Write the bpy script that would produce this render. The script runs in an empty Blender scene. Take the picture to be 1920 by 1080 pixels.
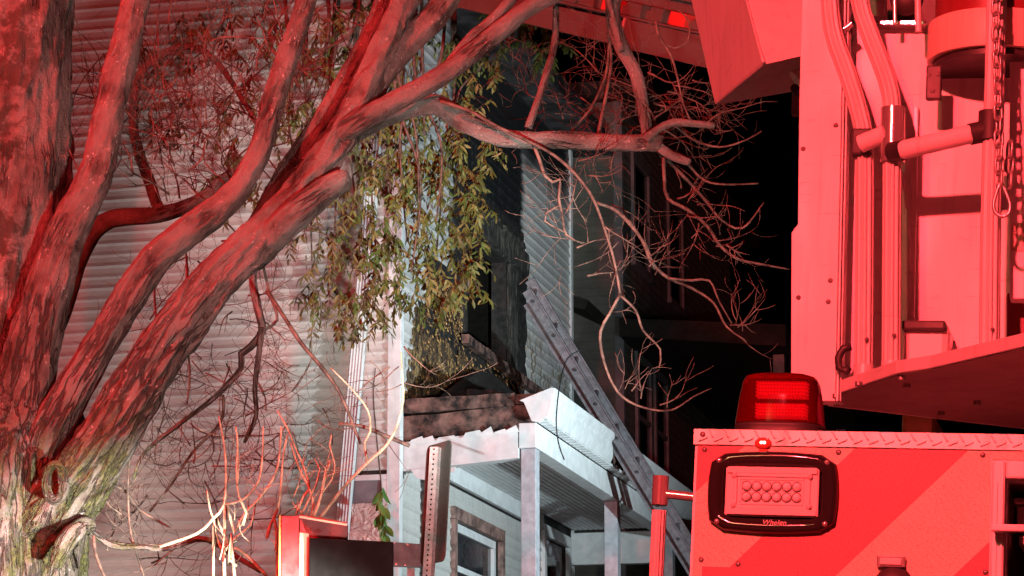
import bpy, bmesh, math, random
from mathutils import Vector, Matrix, noise
random.seed(7)
R_ = math.radians
scene = bpy.context.scene
col = scene.collection

# ------------------------------------------------------------------ camera
F = 5200.0                 # focal length in pixels of a 1920 wide picture
HOR = 1675.0               # picture row of the horizon (below the frame: the camera looks up)
TH = math.atan((HOR - 540) / F)
CAM = Vector((0, 0, 1.6))
cam_d = bpy.data.cameras.new('camera')
cam_d.sensor_width = 36.0
cam_d.lens = F / 1920 * 36.0
cam_d.clip_start = 0.1
cam_d.clip_end = 2000
cam = bpy.data.objects.new('camera', cam_d)
cam.location = CAM
cam.rotation_euler = (R_(90) + TH, 0, 0)
col.objects.link(cam)
scene.camera = cam

# ------------------------------------------------------------------ world, lamps, exposure
w = bpy.data.worlds.new('World'); scene.world = w; w.use_nodes = True
wn = w.node_tree.nodes; wl = w.node_tree.links
sky = wn.new('ShaderNodeTexSky'); sky.sky_type = 'NISHITA'; sky.sun_disc = False
sky.sun_elevation = R_(-7); sky.sun_rotation = R_(200)
wl.new(sky.outputs[0], wn['Background'].inputs[0])
wn['Background'].inputs[1].default_value = 0.05

def lamp(name, kind, loc, colr, power, size=.1, target=None, cone=None, blend=.5):
    d = bpy.data.lights.new(name, kind)
    d.color = colr; d.energy = power
    d.shadow_soft_size = size
    if kind == 'SPOT':
        d.spot_size = R_(cone); d.spot_blend = blend
    o = bpy.data.objects.new(name, d); col.objects.link(o); o.location = loc
    if target is not None:
        o.rotation_euler = (Vector(target) - Vector(loc)).to_track_quat('-Z', 'Y').to_euler()
    return o
LAWN = (-2.3, 22.1, 2.25)
# red warning light of the fire engine behind the photographer
lamp('red_warning_lamp', 'POINT', (-1.9, -2.4, 5.4), (1.0, .046, .058), 6600, .12)
# second red lamp, added to redden the tree from above and to the left
lamp('red_tree_fill', 'SPOT', (-5.2, 8.0, 7.6), (1.0, .030, .034), 4800, .10, (-1.2, 13, 4.4), 105, 1.0)
# white scene lights on the truck's left side: a wide one on the tree, a narrow one on the leaves and house corner
lamp('truck_scene_lamp', 'SPOT', (.42, 5.0, 2.0), (1.0, .93, .86), 1500, .07, (-1.5, 14, 2.9), 80, .8)
lamp('truck_house_lamp', 'SPOT', (.44, 5.1, 2.05), (.97, 1.0, .94), 9500, .06, (-.72, 19.5, 6.2), 15, 1.0)
# cool white flood light on a mast in the street beyond the truck, aimed at the porch
lamp('street_flood_lamp', 'SPOT', (4.2, 20.6, 4.5), (.76, .94, 1.0), 3000, .06, (-.1, 26.3, 6.2), 64, 1.0)
# work light on the lawn that grazes the side wall from below
lamp('lawn_work_lamp', 'SPOT', tuple(LAWN), (1.0, .93, .90), 135, .05, (-1.9, 25.0, 8.6), 100, 1.0)
# headlamp of a vehicle below the frame that rakes the lowest twigs and the foot of the tree
lamp('vehicle_headlamp', 'SPOT', (.15, 8.2, 1.9), (1.0, .98, .88), 6000, .05, (-1.45, 12.1, 2.45), 27, .5)
# sodium street lamp far behind the photographer
lamp('street_lamp', 'POINT', (-7, -12, 9), (1.0, .50, .22), 1200, .3)
scene.view_settings.view_transform = 'Standard'
scene.view_settings.look = 'None'
scene.view_settings.exposure = 0.0
scene.view_settings.gamma = 1.0
scene.render.engine = 'CYCLES'
scene.render.resolution_x = 1024; scene.render.resolution_y = 576

# ------------------------------------------------------------------ measuring helpers
def ray(px, py):
    u = (px - 960) / F; v = (540 - py) / F
    return Vector((u, math.cos(TH) - v * math.sin(TH), math.sin(TH) + v * math.cos(TH)))
def P(px, py, Y):
    d = ray(px, py); return CAM + d * (Y / d.y)
def PL(Mi, px, py, ax, c):       # pixel -> point of the plane local[ax] = c of a frame whose inverse is Mi
    o = Mi @ CAM; d = Mi.to_3x3() @ ray(px, py)
    return o + d * ((c - o[ax]) / d[ax])

# ------------------------------------------------------------------ scene helpers
def tag(o, label=None, cat=None, group=None, kind=None):
    if label: o['label'] = label
    if cat: o['category'] = cat
    if group: o['group'] = group
    if kind: o['kind'] = kind
    return o
def empty(name, M, label=None, cat=None, group=None):
    o = bpy.data.objects.new(name, None); col.objects.link(o)
    o.matrix_world = M; o.empty_display_size = .1
    return tag(o, label, cat, group)
def link(name, me, parent=None, M=None):
    o = bpy.data.objects.new(name, me); col.objects.link(o)
    if parent is not None: o.parent = parent
    if M is not None: o.matrix_local = M
    return o
class MB:
    def __init__(s): s.v = []; s.f = []; s.sm = []; s.mi = []; s.at = []
    def add(s, vs, fs, smooth=False, mi=0, at=None):
        b = len(s.v); s.v += [Vector(q) for q in vs]
        s.f += [tuple(i + b for i in f) for f in fs]
        s.sm += [smooth] * len(fs); s.mi += [mi] * len(fs)
        s.at += (at if at is not None else [(0, 0, 0)] * len(vs))
    def box(s, a, b, mi=0, M=None):
        x0, y0, z0 = a; x1, y1, z1 = b
        vs = [(x0,y0,z0),(x1,y0,z0),(x1,y1,z0),(x0,y1,z0),(x0,y0,z1),(x1,y0,z1),(x1,y1,z1),(x0,y1,z1)]
        if M is not None: vs = [M @ Vector(q) for q in vs]
        s.add(vs, [(0,3,2,1),(4,5,6,7),(0,1,5,4),(1,2,6,5),(2,3,7,6),(3,0,4,7)], False, mi)
    def hexa(s, bot, top, mi=0):        # two quads with the same winding
        s.add(list(bot) + list(top), [(3,2,1,0),(4,5,6,7),(0,1,5,4),(1,2,6,5),(2,3,7,6),(3,0,4,7)], False, mi)
    def prism(s, pts, off, mi=0, smooth=False):   # polygon and an offset vector
        n = len(pts); pts = [Vector(p) for p in pts]; o = Vector(off)
        s.add(pts + [p + o for p in pts], [tuple(range(n))[::-1], tuple(range(n, 2*n))] + [(i, (i+1) % n, n+(i+1) % n, n+i) for i in range(n)], smooth, mi)
    def cyl(s, a, b, r0, r1=None, n=12, mi=0, caps=True, smooth=True):
        a = Vector(a); b = Vector(b); r1 = r0 if r1 is None else r1
        q = (b - a).to_track_quat('Z', 'Y'); X = q @ Vector((1,0,0)); Yv = q @ Vector((0,1,0))
        vs = []
        for c, r in ((a, r0), (b, r1)):
            for i in range(n):
                t = 2*math.pi*i/n; vs.append(c + X*(r*math.cos(t)) + Yv*(r*math.sin(t)))
        s.add(vs, [(i, (i+1) % n, n+(i+1) % n, n+i) for i in range(n)], smooth, mi)
        if caps: s.add(vs, [tuple(range(n))[::-1], tuple(range(n, 2*n))], False, mi)
    def build(s, name, mat, parent=None, M=None, bevel=0, attr=None, auto=True):
        me = bpy.data.meshes.new(name)
        me.from_pydata([tuple(q) for q in s.v], [], s.f)
        mats = mat if isinstance(mat, (list, tuple)) else [mat]
        for m in mats: me.materials.append(m)
        me.polygons.foreach_set('use_smooth', s.sm)
        me.polygons.foreach_set('material_index', s.mi)
        if attr:
            a = me.attributes.new(attr, 'FLOAT_VECTOR', 'POINT')
            a.data.foreach_set('vector', [c for q in s.at for c in q])
        if bevel:
            bm = bmesh.new(); bm.from_mesh(me)
            bmesh.ops.remove_doubles(bm, verts=bm.verts, dist=1e-6)
            bmesh.ops.recalc_face_normals(bm, faces=bm.faces)
            es = [e for e in bm.edges if len(e.link_faces) == 2 and e.calc_face_angle(0) > .5]
            bmesh.ops.bevel(bm, geom=es, offset=bevel, segments=2, profile=.6, affect='EDGES', clamp_overlap=True)
            bm.to_mesh(me); bm.free()
        me.update()
        return link(name, me, parent, M)

def catmull(pts, step):
    """pts: list of (Vector, radius) -> resampled list"""
    out = []
    n = len(pts)
    for i in range(n - 1):
        p0 = pts[max(i-1, 0)]; p1 = pts[i]; p2 = pts[i+1]; p3 = pts[min(i+2, n-1)]
        L = (p2[0] - p1[0]).length; k = max(1, int(L / step))
        for j in range(k):
            t = j / k; t2 = t*t; t3 = t2*t
            f = lambda a, b, c, d: .5*((2*b) + (c-a)*t + (2*a-5*b+4*c-d)*t2 + (3*b-a-3*c+d)*t3)
            out.append((f(p0[0], p1[0], p2[0], p3[0]), p1[1] + (p2[1]-p1[1])*t))
    out.append(pts[-1])
    return out
def tube(mb, pts, segs=8, step=.05, disp=None, cap=True, mi=0, resample=True, seed=0.0):
    pts = catmull(pts, step) if resample else pts
    n = len(pts)
    T = (pts[1][0] - pts[0][0]).normalized()
    U = T.orthogonal().normalized()
    vs = []; at = []; s = 0
    for i in range(n):
        c, r = pts[i]
        if i: s += (c - pts[i-1][0]).length
        T2 = (pts[min(i+1, n-1)][0] - pts[max(i-1, 0)][0])
        if T2.length > 1e-9: T = T2.normalized()
        U = (U - T * U.dot(T)).normalized(); W = T.cross(U)
        for k in range(segs):
            a = 2*math.pi*k/segs; ca, sa = math.cos(a), math.sin(a)
            b = Vector((ca*r + seed, sa*r, s))
            rr = r + (disp(b, r) if disp else 0)
            vs.append(c + U*(ca*rr) + W*(sa*rr)); at.append(tuple(b))
    fs = []
    for i in range(n-1):
        for k in range(segs):
            a = i*segs + k; b = i*segs + (k+1) % segs
            fs.append((a, b, b + segs, a + segs))
    if cap:
        fs.append(tuple(range(segs))[::-1]); fs.append(tuple(range((n-1)*segs, n*segs)))
    mb.add(vs, fs, True, mi, at)

# ------------------------------------------------------------------ material helpers
class NT:
    def __init__(s, name):
        s.m = bpy.data.materials.new(name); s.m.use_nodes = True
        s.t = s.m.node_tree; s.b = s.t.nodes['Principled BSDF']
    def n(s, typ, **kw):
        q = s.t.nodes.new(typ)
        for k, v in kw.items(): setattr(q, k, v)
        return q
    def l(s, a, b): s.t.links.new(a, b)
    def put(s, sock, v):
        if isinstance(v, bpy.types.NodeSocket): s.l(v, sock)
        else: sock.default_value = v
    def coord(s, kind='Object'):
        return s.n('ShaderNodeTexCoord').outputs[kind]
    def mapping(s, vec, scale=(1,1,1), loc=(0,0,0)):
        q = s.n('ShaderNodeMapping'); s.l(vec, q.inputs['Vector'])
        q.inputs['Scale'].default_value = scale; q.inputs['Location'].default_value = loc
        return q.outputs[0]
    def noise(s, vec, scale, detail=4, rough=.55, dist=0):
        q = s.n('ShaderNodeTexNoise'); s.l(vec, q.inputs['Vector'])
        q.inputs['Scale'].default_value = scale; q.inputs['Detail'].default_value = detail
        q.inputs['Roughness'].default_value = rough; q.inputs['Distortion'].default_value = dist
        return q.outputs['Fac']
    def voro(s, vec, scale, feature='F1', out='Distance'):
        q = s.n('ShaderNodeTexVoronoi', feature=feature); s.l(vec, q.inputs['Vector'])
        q.inputs['Scale'].default_value = scale
        return q.outputs[out]
    def ramp(s, fac, stops, interp='LINEAR'):
        q = s.n('ShaderNodeValToRGB'); s.l(fac, q.inputs[0]); e = q.color_ramp.elements
        q.color_ramp.interpolation = interp
        while len(e) < len(stops): e.new(.5)
        for i, (p, c) in enumerate(stops):
            e[i].position = p
            e[i].color = (c, c, c, 1) if not isinstance(c, (tuple, list)) else (*c, 1)
        return q.outputs['Color']
    def mix(s, fac, a, b, mode='MIX'):
        q = s.n('ShaderNodeMix', data_type='RGBA', blend_type=mode)
        s.put(q.inputs[0], fac)
        for sock, v in ((q.inputs[6], a), (q.inputs[7], b)):
            s.put(sock, (*v, 1) if isinstance(v, (tuple, list)) else v)
        return q.outputs[2]
    def math(s, op, a, b=0.0, clamp=False):
        q = s.n('ShaderNodeMath', operation=op, use_clamp=clamp)
        s.put(q.inputs[0], a); s.put(q.inputs[1], b)
        return q.outputs[0]
    def mrange(s, v, a, b, c=0.0, d=1.0, smooth=True):
        q = s.n('ShaderNodeMapRange', interpolation_type='SMOOTHSTEP' if smooth else 'LINEAR')
        s.l(v, q.inputs[0])
        for i, k in enumerate((a, b, c, d)): q.inputs[i+1].default_value = k
        return q.outputs[0]
    def sep(s, vec):
        q = s.n('ShaderNodeSeparateXYZ'); s.l(vec, q.inputs[0]); return q.outputs
    def bump(s, h, strength=.5, dist=.01):
        q = s.n('ShaderNodeBump'); s.l(h, q.inputs['Height'])
        q.inputs['Strength'].default_value = strength; q.inputs['Distance'].default_value = dist
        s.l(q.outputs[0], s.b.inputs['Normal'])
    def set(s, color=None, rough=None, metal=None, **kw):
        if color is not None: s.put(s.b.inputs['Base Color'], (*color, 1) if isinstance(color, (tuple, list)) else color)
        if rough is not None: s.put(s.b.inputs['Roughness'], rough)
        if metal is not None: s.put(s.b.inputs['Metallic'], metal)
        for k, v in kw.items(): s.put(s.b.inputs[k], v)
        return s.m
def simple(name, c, rough=.5, metal=0.0, var=.15, scale=6, bump=0, bscale=80, kind='Object', **kw):
    t = NT(name); co = t.coord(kind)
    n = t.noise(co, scale, 5, .6)
    dark = tuple(x*(1-var*1.6) for x in c); lite = tuple(min(1, x*(1+var)) for x in c)
    t.set(t.mix(t.mrange(n, .3, .7), dark, lite), t.mrange(t.noise(co, scale*3, 3), .3, .7, max(.02, rough-.1), min(1, rough+.1)), metal, **kw)
    if bump: t.bump(t.noise(co, bscale, 4), bump, .004)
    return t.m

MAT = {}
MAT['asphalt'] = simple('asphalt', (.05, .05, .052), .9, bump=.5, bscale=120)
MAT['grass'] = simple('grass', (.05, .07, .025), .95, var=.4, bump=.8, bscale=60)
MAT['foundation'] = simple('foundation', (.3, .28, .26), .9, bump=.4)
MAT['white_trim'] = simple('white_trim', (.66, .67, .67), .55, var=.08, scale=9)
MAT['sooty_trim'] = simple('sooty_trim', (.05, .05, .052), .7, var=.5, scale=3)
MAT['grey_trim'] = simple('grey_trim', (.36, .36, .385), .6, var=.12, scale=14, bump=.2, bscale=30)
MAT['char'] = simple('char', (.016, .013, .012), .75, var=.7, scale=14, bump=1, bscale=45)
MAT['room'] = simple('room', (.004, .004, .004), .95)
MAT['burnt_wood'] = simple('burnt_wood', (.12, .062, .05), .8, var=.8, scale=9, bump=.8, bscale=40)
MAT['red_board'] = simple('red_board', (.22, .13, .11), .7, var=.4, scale=8)
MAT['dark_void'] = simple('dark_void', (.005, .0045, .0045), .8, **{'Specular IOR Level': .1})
MAT['alu'] = simple('alu', (.15, .138, .15), .45, .4, var=.2, scale=20)
MAT['black_cable'] = simple('black_cable', (.012, .012, .012), .6)
MAT['steel'] = simple('steel', (.55, .55, .55), .35, .8, var=.2, scale=30)
MAT['galv'] = simple('galv', (.55, .53, .52), .55, .2, var=.15, scale=30)
MAT['sign_back_shaded'] = simple('sign_back_shaded', (.085, .10, .09), .75, .0, var=.12, scale=40)  # dark tone stands for shade on the back of the sign
MAT['twig'] = simple('twig', (.12, .08, .062), .75, var=.5, scale=18)
MAT['pale_twig'] = simple('pale_twig', (.42, .36, .24), .7, var=.35, scale=18)
MAT['glass'] = simple('glass', (.02, .022, .026), .08, var=.1)
MAT['curtain'] = simple('curtain', (.18, .17, .18), .8)
MAT['neigh_wall'] = simple('neigh_wall', (.26, .25, .22), .8, var=.15, scale=3)
MAT['neigh_trim'] = simple('neigh_trim', (.34, .34, .36), .6)
MAT['neigh_roof'] = simple('neigh_roof', (.05, .045, .04), .9)

def vinyl(name, front):
    t = NT(name); co = t.coord('Object')
    big = t.noise(co, .9, 4); fine = t.noise(t.mapping(co, (3, 3, 14)), 4, 5, .65)
    c = t.mix(t.mrange(fine, .35, .75), (.60, .58, .57) if front else (.60, .535, .50), (.50, .475, .46) if front else (.50, .44, .41))
    c = t.mix(t.math('MULTIPLY', t.mrange(big, .45, .7), .35), c, (.40, .37, .35))
    rough = .42
    if front:
        x, y, z = t.sep(co)
        streak = t.noise(t.mapping(co, (1, 9, .8)), 2.2, 5, .6)
        blot = t.noise(co, 1.3, 4, .6)
        yy = t.math('ADD', y, t.math('MULTIPLY', t.math('SUBTRACT', blot, .5), .9))
        zz = t.math('ADD', z, t.math('MULTIPLY', t.math('SUBTRACT', blot, .5), .5))
        soot = t.math('MULTIPLY', t.mrange(yy, 1.45, 2.2), t.mrange(yy, 4.95, 4.3))
        soot = t.math('MULTIPLY', soot, t.mrange(zz, 7.1, 7.9))
        # the stain widens under the eave
        up = t.math('MULTIPLY', t.mrange(zz, 8.9, 9.9), t.mrange(yy, .9, 2.4))
        soot = t.math('MAXIMUM', soot, up)
        c = t.mix(t.mrange(soot, .0, .85), c, (.012, .0125, .014))
        # dirty run marks and heat-browned patches low on the wall
        run = t.math('MULTIPLY', t.mrange(streak, .52, .66), t.mrange(z, 9.6, 7.6))
        c = t.mix(t.math('MULTIPLY', run, .4), c, (.24, .24, .23))
        brown = t.math('MULTIPLY', t.mrange(t.noise(t.mapping(co, (1, 5, 2.2)), 2.4, 4), .50, .60), t.mrange(zz, 7.65, 7.25))
        brown = t.math('MULTIPLY', brown, t.math('MULTIPLY', t.mrange(z, 5.8, 6.0), t.mrange(y, .9, 1.4)))
        c = t.mix(t.math('MULTIPLY', brown, .85), c, (.19, .12, .045))
        green = t.mrange(z, 5.7, 5.0)
        c = t.mix(t.math('MULTIPLY', green, .4), c, (.44, .45, .39))
    t.set(c, rough)
    t.bump(t.noise(t.mapping(co, (2, 2, 22)), 6, 4), .12, .006)
    return t.m
MAT['vinyl'] = vinyl('vinyl_side', False)
MAT['vinyl_front'] = vinyl('vinyl_front', True)

def shingle_mat():
    t = NT('charred_shingle'); co = t.coord('Object')
    oi = t.n('ShaderNodeObjectInfo').outputs['Random']
    n = t.noise(t.mapping(co, (40, 40, 16)), 1.5, 5, .75)
    c = t.ramp(oi, [(0, (.06, .032, .018)), (.4, (.24, .125, .045)), (.75, (.48, .27, .09)), (1, (.66, .44, .18))])
    c = t.mix(t.mrange(n, .47, .60), (.02, .013, .010), c)
    t.set(c, .8); t.bump(n, .8, .01)
    return t.m
MAT['shingle'] = shingle_mat()
t = NT('char_flake'); co = t.coord(); n = t.noise(t.mapping(co, (25, 25, 25)), 1.5, 3, .6)
t.set(t.ramp(n, [(.36, (.02, .013, .01)), (.5, (.24, .12, .04)), (.62, (.64, .36, .12))]), .7); MAT['flake'] = t.m

def bark():
    t = NT('bark')
    a = t.n('ShaderNodeAttribute', attribute_name='bk').outputs['Vector']
    ob = t.coord('Object')
    st = t.mapping(a, (1, 1, .30))
    dis = t.n('ShaderNodeVectorMath', operation='ADD')
    nz = t.n('ShaderNodeTexNoise'); t.l(st, nz.inputs['Vector']); nz.inputs['Scale'].default_value = 9; nz.inputs['Detail'].default_value = 4
    sc = t.n('ShaderNodeVectorMath', operation='SCALE'); t.l(nz.outputs['Color'], sc.inputs[0]); sc.inputs['Scale'].default_value = .06
    t.l(st, dis.inputs[0]); t.l(sc.outputs[0], dis.inputs[1])
    st2 = t.mapping(dis.outputs[0], (1, 1, .55))
    crack = t.math('ABSOLUTE', t.math('SUBTRACT', t.noise(st2, 26, 4, .55), .5))
    fl = t.voro(dis.outputs[0], 60, 'F1')
    n1 = t.noise(st, 14, 6, .65); n2 = t.noise(a, 70, 5, .7); n3 = t.noise(a, 3.2, 4, .6)
    plate = t.mrange(n3, .42, .62)
    c = t.mix(t.mrange(n1, .3, .72), (.075, .052, .043), (.21, .17, .15))
    c = t.mix(t.math('MULTIPLY', plate, .5), c, (.31, .26, .24))
    ck = t.mrange(crack, .0, .07)
    z = t.sep(t.n('ShaderNodeNewGeometry').outputs['Position'])[2]; x = t.sep(ob)[0]
    rough_zone = t.math('ADD', t.mrange(z, 4.7, 3.9), t.mrange(n3, .5, .36), True)
    ckz = t.math('SUBTRACT', 1.0, t.math('MULTIPLY', t.math('SUBTRACT', 1.0, ck), t.math('ADD', t.math('MULTIPLY', rough_zone, .8), .04, True)))
    c = t.mix(ckz, (.04, .028, .023), c)
    fleck = t.math('MULTIPLY', t.mrange(t.noise(t.mapping(a, (1, 1, .45)), 95, 4, .7), .57, .67), t.mrange(t.noise(a, 11, 4, .6), .5, .62))
    c = t.mix(fleck, c, (.50, .44, .41))
    # dark damp blotches high on the big stem and moss near the foot
    dk = t.math('MULTIPLY', t.mrange(t.noise(a, 4.5, 5, .7), .49, .58), t.mrange(x, .30, .02))
    c = t.mix(t.math('MULTIPLY', dk, .85), c, (.045, .032, .02))
    mo = t.math('MULTIPLY', t.mrange(t.noise(t.mapping(a, (1, 1, .5)), 8, 6, .7), .42, .58), t.mrange(z, 4.0, 3.4))
    c = t.mix(t.math('MULTIPLY', mo, .85), c, t.mix(t.mrange(n2, .35, .65), (.03, .032, .007), (.12, .118, .024)))
    t.set(c, .85, **{'Specular IOR Level': .35})
    h = t.math('ADD', t.math('MULTIPLY', ckz, 1.0), t.math('ADD', t.math('MULTIPLY', n1, .9), t.math('MULTIPLY', n2, .5)))
    t.bump(h, 1.0, .035)
    return t.m
MAT['bark'] = bark()

def leaf_mat():
    t = NT('leaf')
    a = t.n('ShaderNodeAttribute', attribute_name='bk').outputs['Vector']
    oi = t.n('ShaderNodeObjectInfo').outputs['Random']
    r = t.math('FRACT', t.math('ADD', t.sep(a)[0], oi))
    aut = t.sep(a)[1]
    g = t.ramp(r, [(0, (.05, .085, .016)), (.4, (.10, .15, .03)), (.75, (.17, .21, .05)), (1, (.28, .30, .12))])
    o = t.ramp(r, [(0, (.05, .026, .010)), (.5, (.105, .055, .016)), (1, (.17, .115, .03))])
    c = t.mix(aut, g, o)
    t.set(c, .55)
    tr = t.n('ShaderNodeBsdfTranslucent'); t.l(c, tr.inputs[0])
    mx = t.n('ShaderNodeMixShader'); mx.inputs[0].default_value = .2
    t.l(t.b.outputs[0], mx.inputs[1]); t.l(tr.outputs[0], mx.inputs[2])
    t.l(mx.outputs[0], t.t.nodes['Material Output'].inputs[0])
    return t.m
MAT['leaf'] = leaf_mat()

# ------------------------------------------------------------------ frames
AL = R_(14.1)
C0 = P(745, 900, 24.5)
HM = Matrix.Translation((C0.x, C0.y, 0)) @ Matrix.Rotation(-AL, 4, 'Z')     # house: +X to the street, +Y along the front
HI = HM.inverted()
def hp(px, py, ax, c): return PL(HI, px, py, ax, c)
def sstep(a, b, v):
    t = max(0, min(1, (v-a)/(b-a))); return t*t*(3-2*t)
def gh(x, y):           # height of the ground
    l = HI @ Vector((x, y, 0))
    return 2.0 * sstep(3.6, 2.2, l.x) * sstep(-18, -2.5, l.y) + 2.2*sstep(7.5, 11, l.y)*sstep(3.6, 1.0, l.x)

# ------------------------------------------------------------------ ground
mb = MB(); n = 90
xs = [-600 + 0*i for i in range(0)]
def gridcoord(lo, hi, n, far): return [-far] + [lo + (hi-lo)*i/n for i in range(n+1)] + [far]
gx = gridcoord(-25, 20, 90, 900); gy = gridcoord(-15, 60, 120, 900)
vs = [(x, y, gh(max(-25, min(20, x)), max(-15, min(60, y)))) for y in gy for x in gx]
nx = len(gx)
fs = [(j*nx+i, j*nx+i+1, (j+1)*nx+i+1, (j+1)*nx+i) for j in range(len(gy)-1) for i in range(nx-1)]
mb.add(vs, fs, True)
tag(mb.build('ground', MAT['grass']), kind='structure')
mb = MB()
rd = [HM @ Vector(p) for p in ((3.75, -80, 0), (13, -80, 0), (13, 120, 0), (3.75, 120, 0))]
mb.add([(p.x, p.y, .012) for p in rd], [(0, 1, 2, 3)])
tag(mb.build('road', MAT['asphalt']), kind='structure')
mb = MB()
for a in range(40):
    y0 = -80 + a*5
    mb.box((3.55, y0+.01, 0), (3.75, y0+4.99, .13), M=HM)
tag(mb.build('kerb', MAT['foundation']), kind='structure')

# ------------------------------------------------------------------ the burnt house
house = empty('house', HM, 'white vinyl sided two storey house with burnt upper window and porch', 'house')
ZB, ZT = 2.35, 10.05
FL = 6.95           # front length
SL = 9.0            # side length
holes = [(2.12, 3.96, 6.92, 8.06), (1.86, 3.6, 3.3, 5.08), (5.55, 6.65, 2.65, 5.38)]
def wall_mesh(name, u0, u1, z0, z1, holes, f, depth, mat, parent):
    us = sorted({u0, u1, *[h[0] for h in holes], *[h[1] for h in holes]})
    zs = sorted({z0, z1, *[h[2] for h in holes], *[h[3] for h in holes]})
    m = MB()
    inside = lambda a, b: any(h[0] <= a <= h[1] and h[2] <= b <= h[3] for h in holes)
    for i in range(len(us)-1):
        for j in range(len(zs)-1):
            if inside((us[i]+us[i+1])/2, (zs[j]+zs[j+1])/2): continue
            for d, fl in ((0, 1), (depth, 0)):
                q = [f(us[i], zs[j], d), f(us[i+1], zs[j], d), f(us[i+1], zs[j+1], d), f(us[i], zs[j+1], d)]
                m.add(q, [(0, 1, 2, 3) if fl else (3, 2, 1, 0)])
    for h in holes:
        a = [(h[0], h[2]), (h[1], h[2]), (h[1], h[3]), (h[0], h[3])]
        for k in range(4):
            p, q = a[k], a[(k+1) % 4]
            m.add([f(*p, 0), f(*q, 0), f(*q, depth), f(*p, depth)], [(0, 1, 2, 3)])
    return m.build(name, mat, parent)
front_wall = wall_mesh('front_wall', 0, FL, ZB, ZT, holes, lambda u, z, d: (-.004-d, u, z), .16, MAT['char'], house)
side_wall = wall_mesh('side_wall', -SL, 0, ZB, ZT, [], lambda u, z, d: (u, .004+d, z), .16, MAT['char'], house)
m = MB(); m.box((-SL, .02, 1.2), (-.02, FL-.02, ZB-.01)); m.build('foundation', MAT['foundation'], house)
m = MB(); m.box((-SL, FL-.17, ZB), (-.2, FL-.01, ZT)); m.box((-SL, .2, ZB), (-SL+.16, FL-.2, ZT)); m.build('rear_wall', MAT['vinyl'], house)
# dark burnt-out room behind the upper window
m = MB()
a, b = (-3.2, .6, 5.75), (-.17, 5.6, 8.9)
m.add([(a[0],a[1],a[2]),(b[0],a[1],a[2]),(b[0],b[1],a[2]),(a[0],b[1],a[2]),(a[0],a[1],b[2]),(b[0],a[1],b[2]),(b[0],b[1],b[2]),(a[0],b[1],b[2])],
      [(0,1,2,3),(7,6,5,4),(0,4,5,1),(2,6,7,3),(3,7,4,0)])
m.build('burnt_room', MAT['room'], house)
m = MB(); m.cyl((-.5, 3.1, 6.0), (-.35, 3.75, 7.9), .03, n=8); m.build('fallen_stud', MAT['red_board'], house)

CH = .105
def board(m, f, u0, u1, z, h, step, amp, seed):
    """one lap board: profile swept along u; f(u, z, d) maps to the wall"""
    k = max(1, int((u1-u0)/.14)); prof = [(h+.004, .001), (h*.55, step*.30), (.021, step), (.003, step*.30), (.0, .0)]
    vs = []
    for i in range(k+1):
        u = u0 + (u1-u0)*i/k
        for (dz, d) in prof:
            wv = noise.noise(Vector((u*2.2, z*3+seed, seed))) * amp
            wz = noise.noise(Vector((u*1.7, z*5, seed+9))) * amp * .55
            vs.append(f(u, z+dz+wz, d + (wv if d > .0005 else 0)))
    np_ = len(prof); fs = []
    for i in range(k):
        for j in range(np_-1):
            fs.append((i*np_+j, (i+1)*np_+j, (i+1)*np_+j+1, i*np_+j+1))
    fs.append(tuple(range(np_))); fs.append(tuple(range(k*np_, (k+1)*np_))[::-1])
    m.add(vs, fs, False)
def cut(iv, a, b):
    out = []
    for (p, q) in iv:
        if b <= p or a >= q: out.append((p, q)); continue
        if a > p: out.append((p, a))
        if b < q: out.append((b, q))
    return out
nc = int((ZT-ZB)/CH)
rng = random.Random(3)
# side wall boards: panels about 3.6 m long, seams staggered
for c in range(nc):
    z = ZB + c*CH
    off = rng.uniform(.6, 3.2)
    seams = [-SL, -SL+off, -SL+off+3.4, -.085]
    seams = [s for s in seams if s <= -.085]
    iv = [(seams[i], seams[i+1]-.002) for i in range(len(seams)-1)]
    if 4.7 < z < 5.23: iv = cut(iv, -.46, -.09)
    for (a, b) in iv:
        if b - a < .05: continue
        m = MB()
        amp = .0022 if b < -1 else .0045
        board(m, lambda u, zz, d: (u, -d-.001, zz), a, b, z, CH, .024 if c % 2 else .019, amp, 3.1)
        m.build('siding_board', MAT['vinyl'], side_wall)
# front wall boards with burnt-away areas
for c in range(nc):
    z = ZB + c*CH; zm = z + CH/2
    iv = [(.075, FL-.07)]
    off = rng.uniform(1.2, 3.4)
    for h in holes[1:]:
        if h[2]-.09 < zm < h[3]+.09: iv = cut(iv, h[0]-.1, h[1]+.1)
    if 5.40 < zm < 6.0: iv = cut(iv, -1, 99)
    if 6.0 < zm < 7.02:                       # vinyl burnt off beside and under the window
        l = .23 + (zm-6.03)*.43 + rng.uniform(-.05, .05)
        iv = cut(iv, l, 4.72 + rng.uniform(-.05, .08))
    elif 6.92 < zm < 7.45: iv = cut(iv, .75+rng.uniform(0, .25), 4.70+rng.uniform(-.03, .08))
    elif 7.45 <= zm < 8.5: iv = cut(iv, 1.9-rng.uniform(0, .3), 4.72+rng.uniform(-.06, .08))
    for (p, q) in iv:
        for (a, b) in ([(p, off), (off+.001, q)] if p < off < q and q-p > 2 else [(p, q)]):
            if b-a < .05: continue
            m = MB()
            board(m, lambda u, zz, d: (d+.001, u, zz), a, b, z, CH, .020 if c % 2 else .012, .0035 if zm < 6 or zm > 7.5 else .006, 5.7)
            m.build('siding_board', MAT['vinyl_front'], front_wall)
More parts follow.
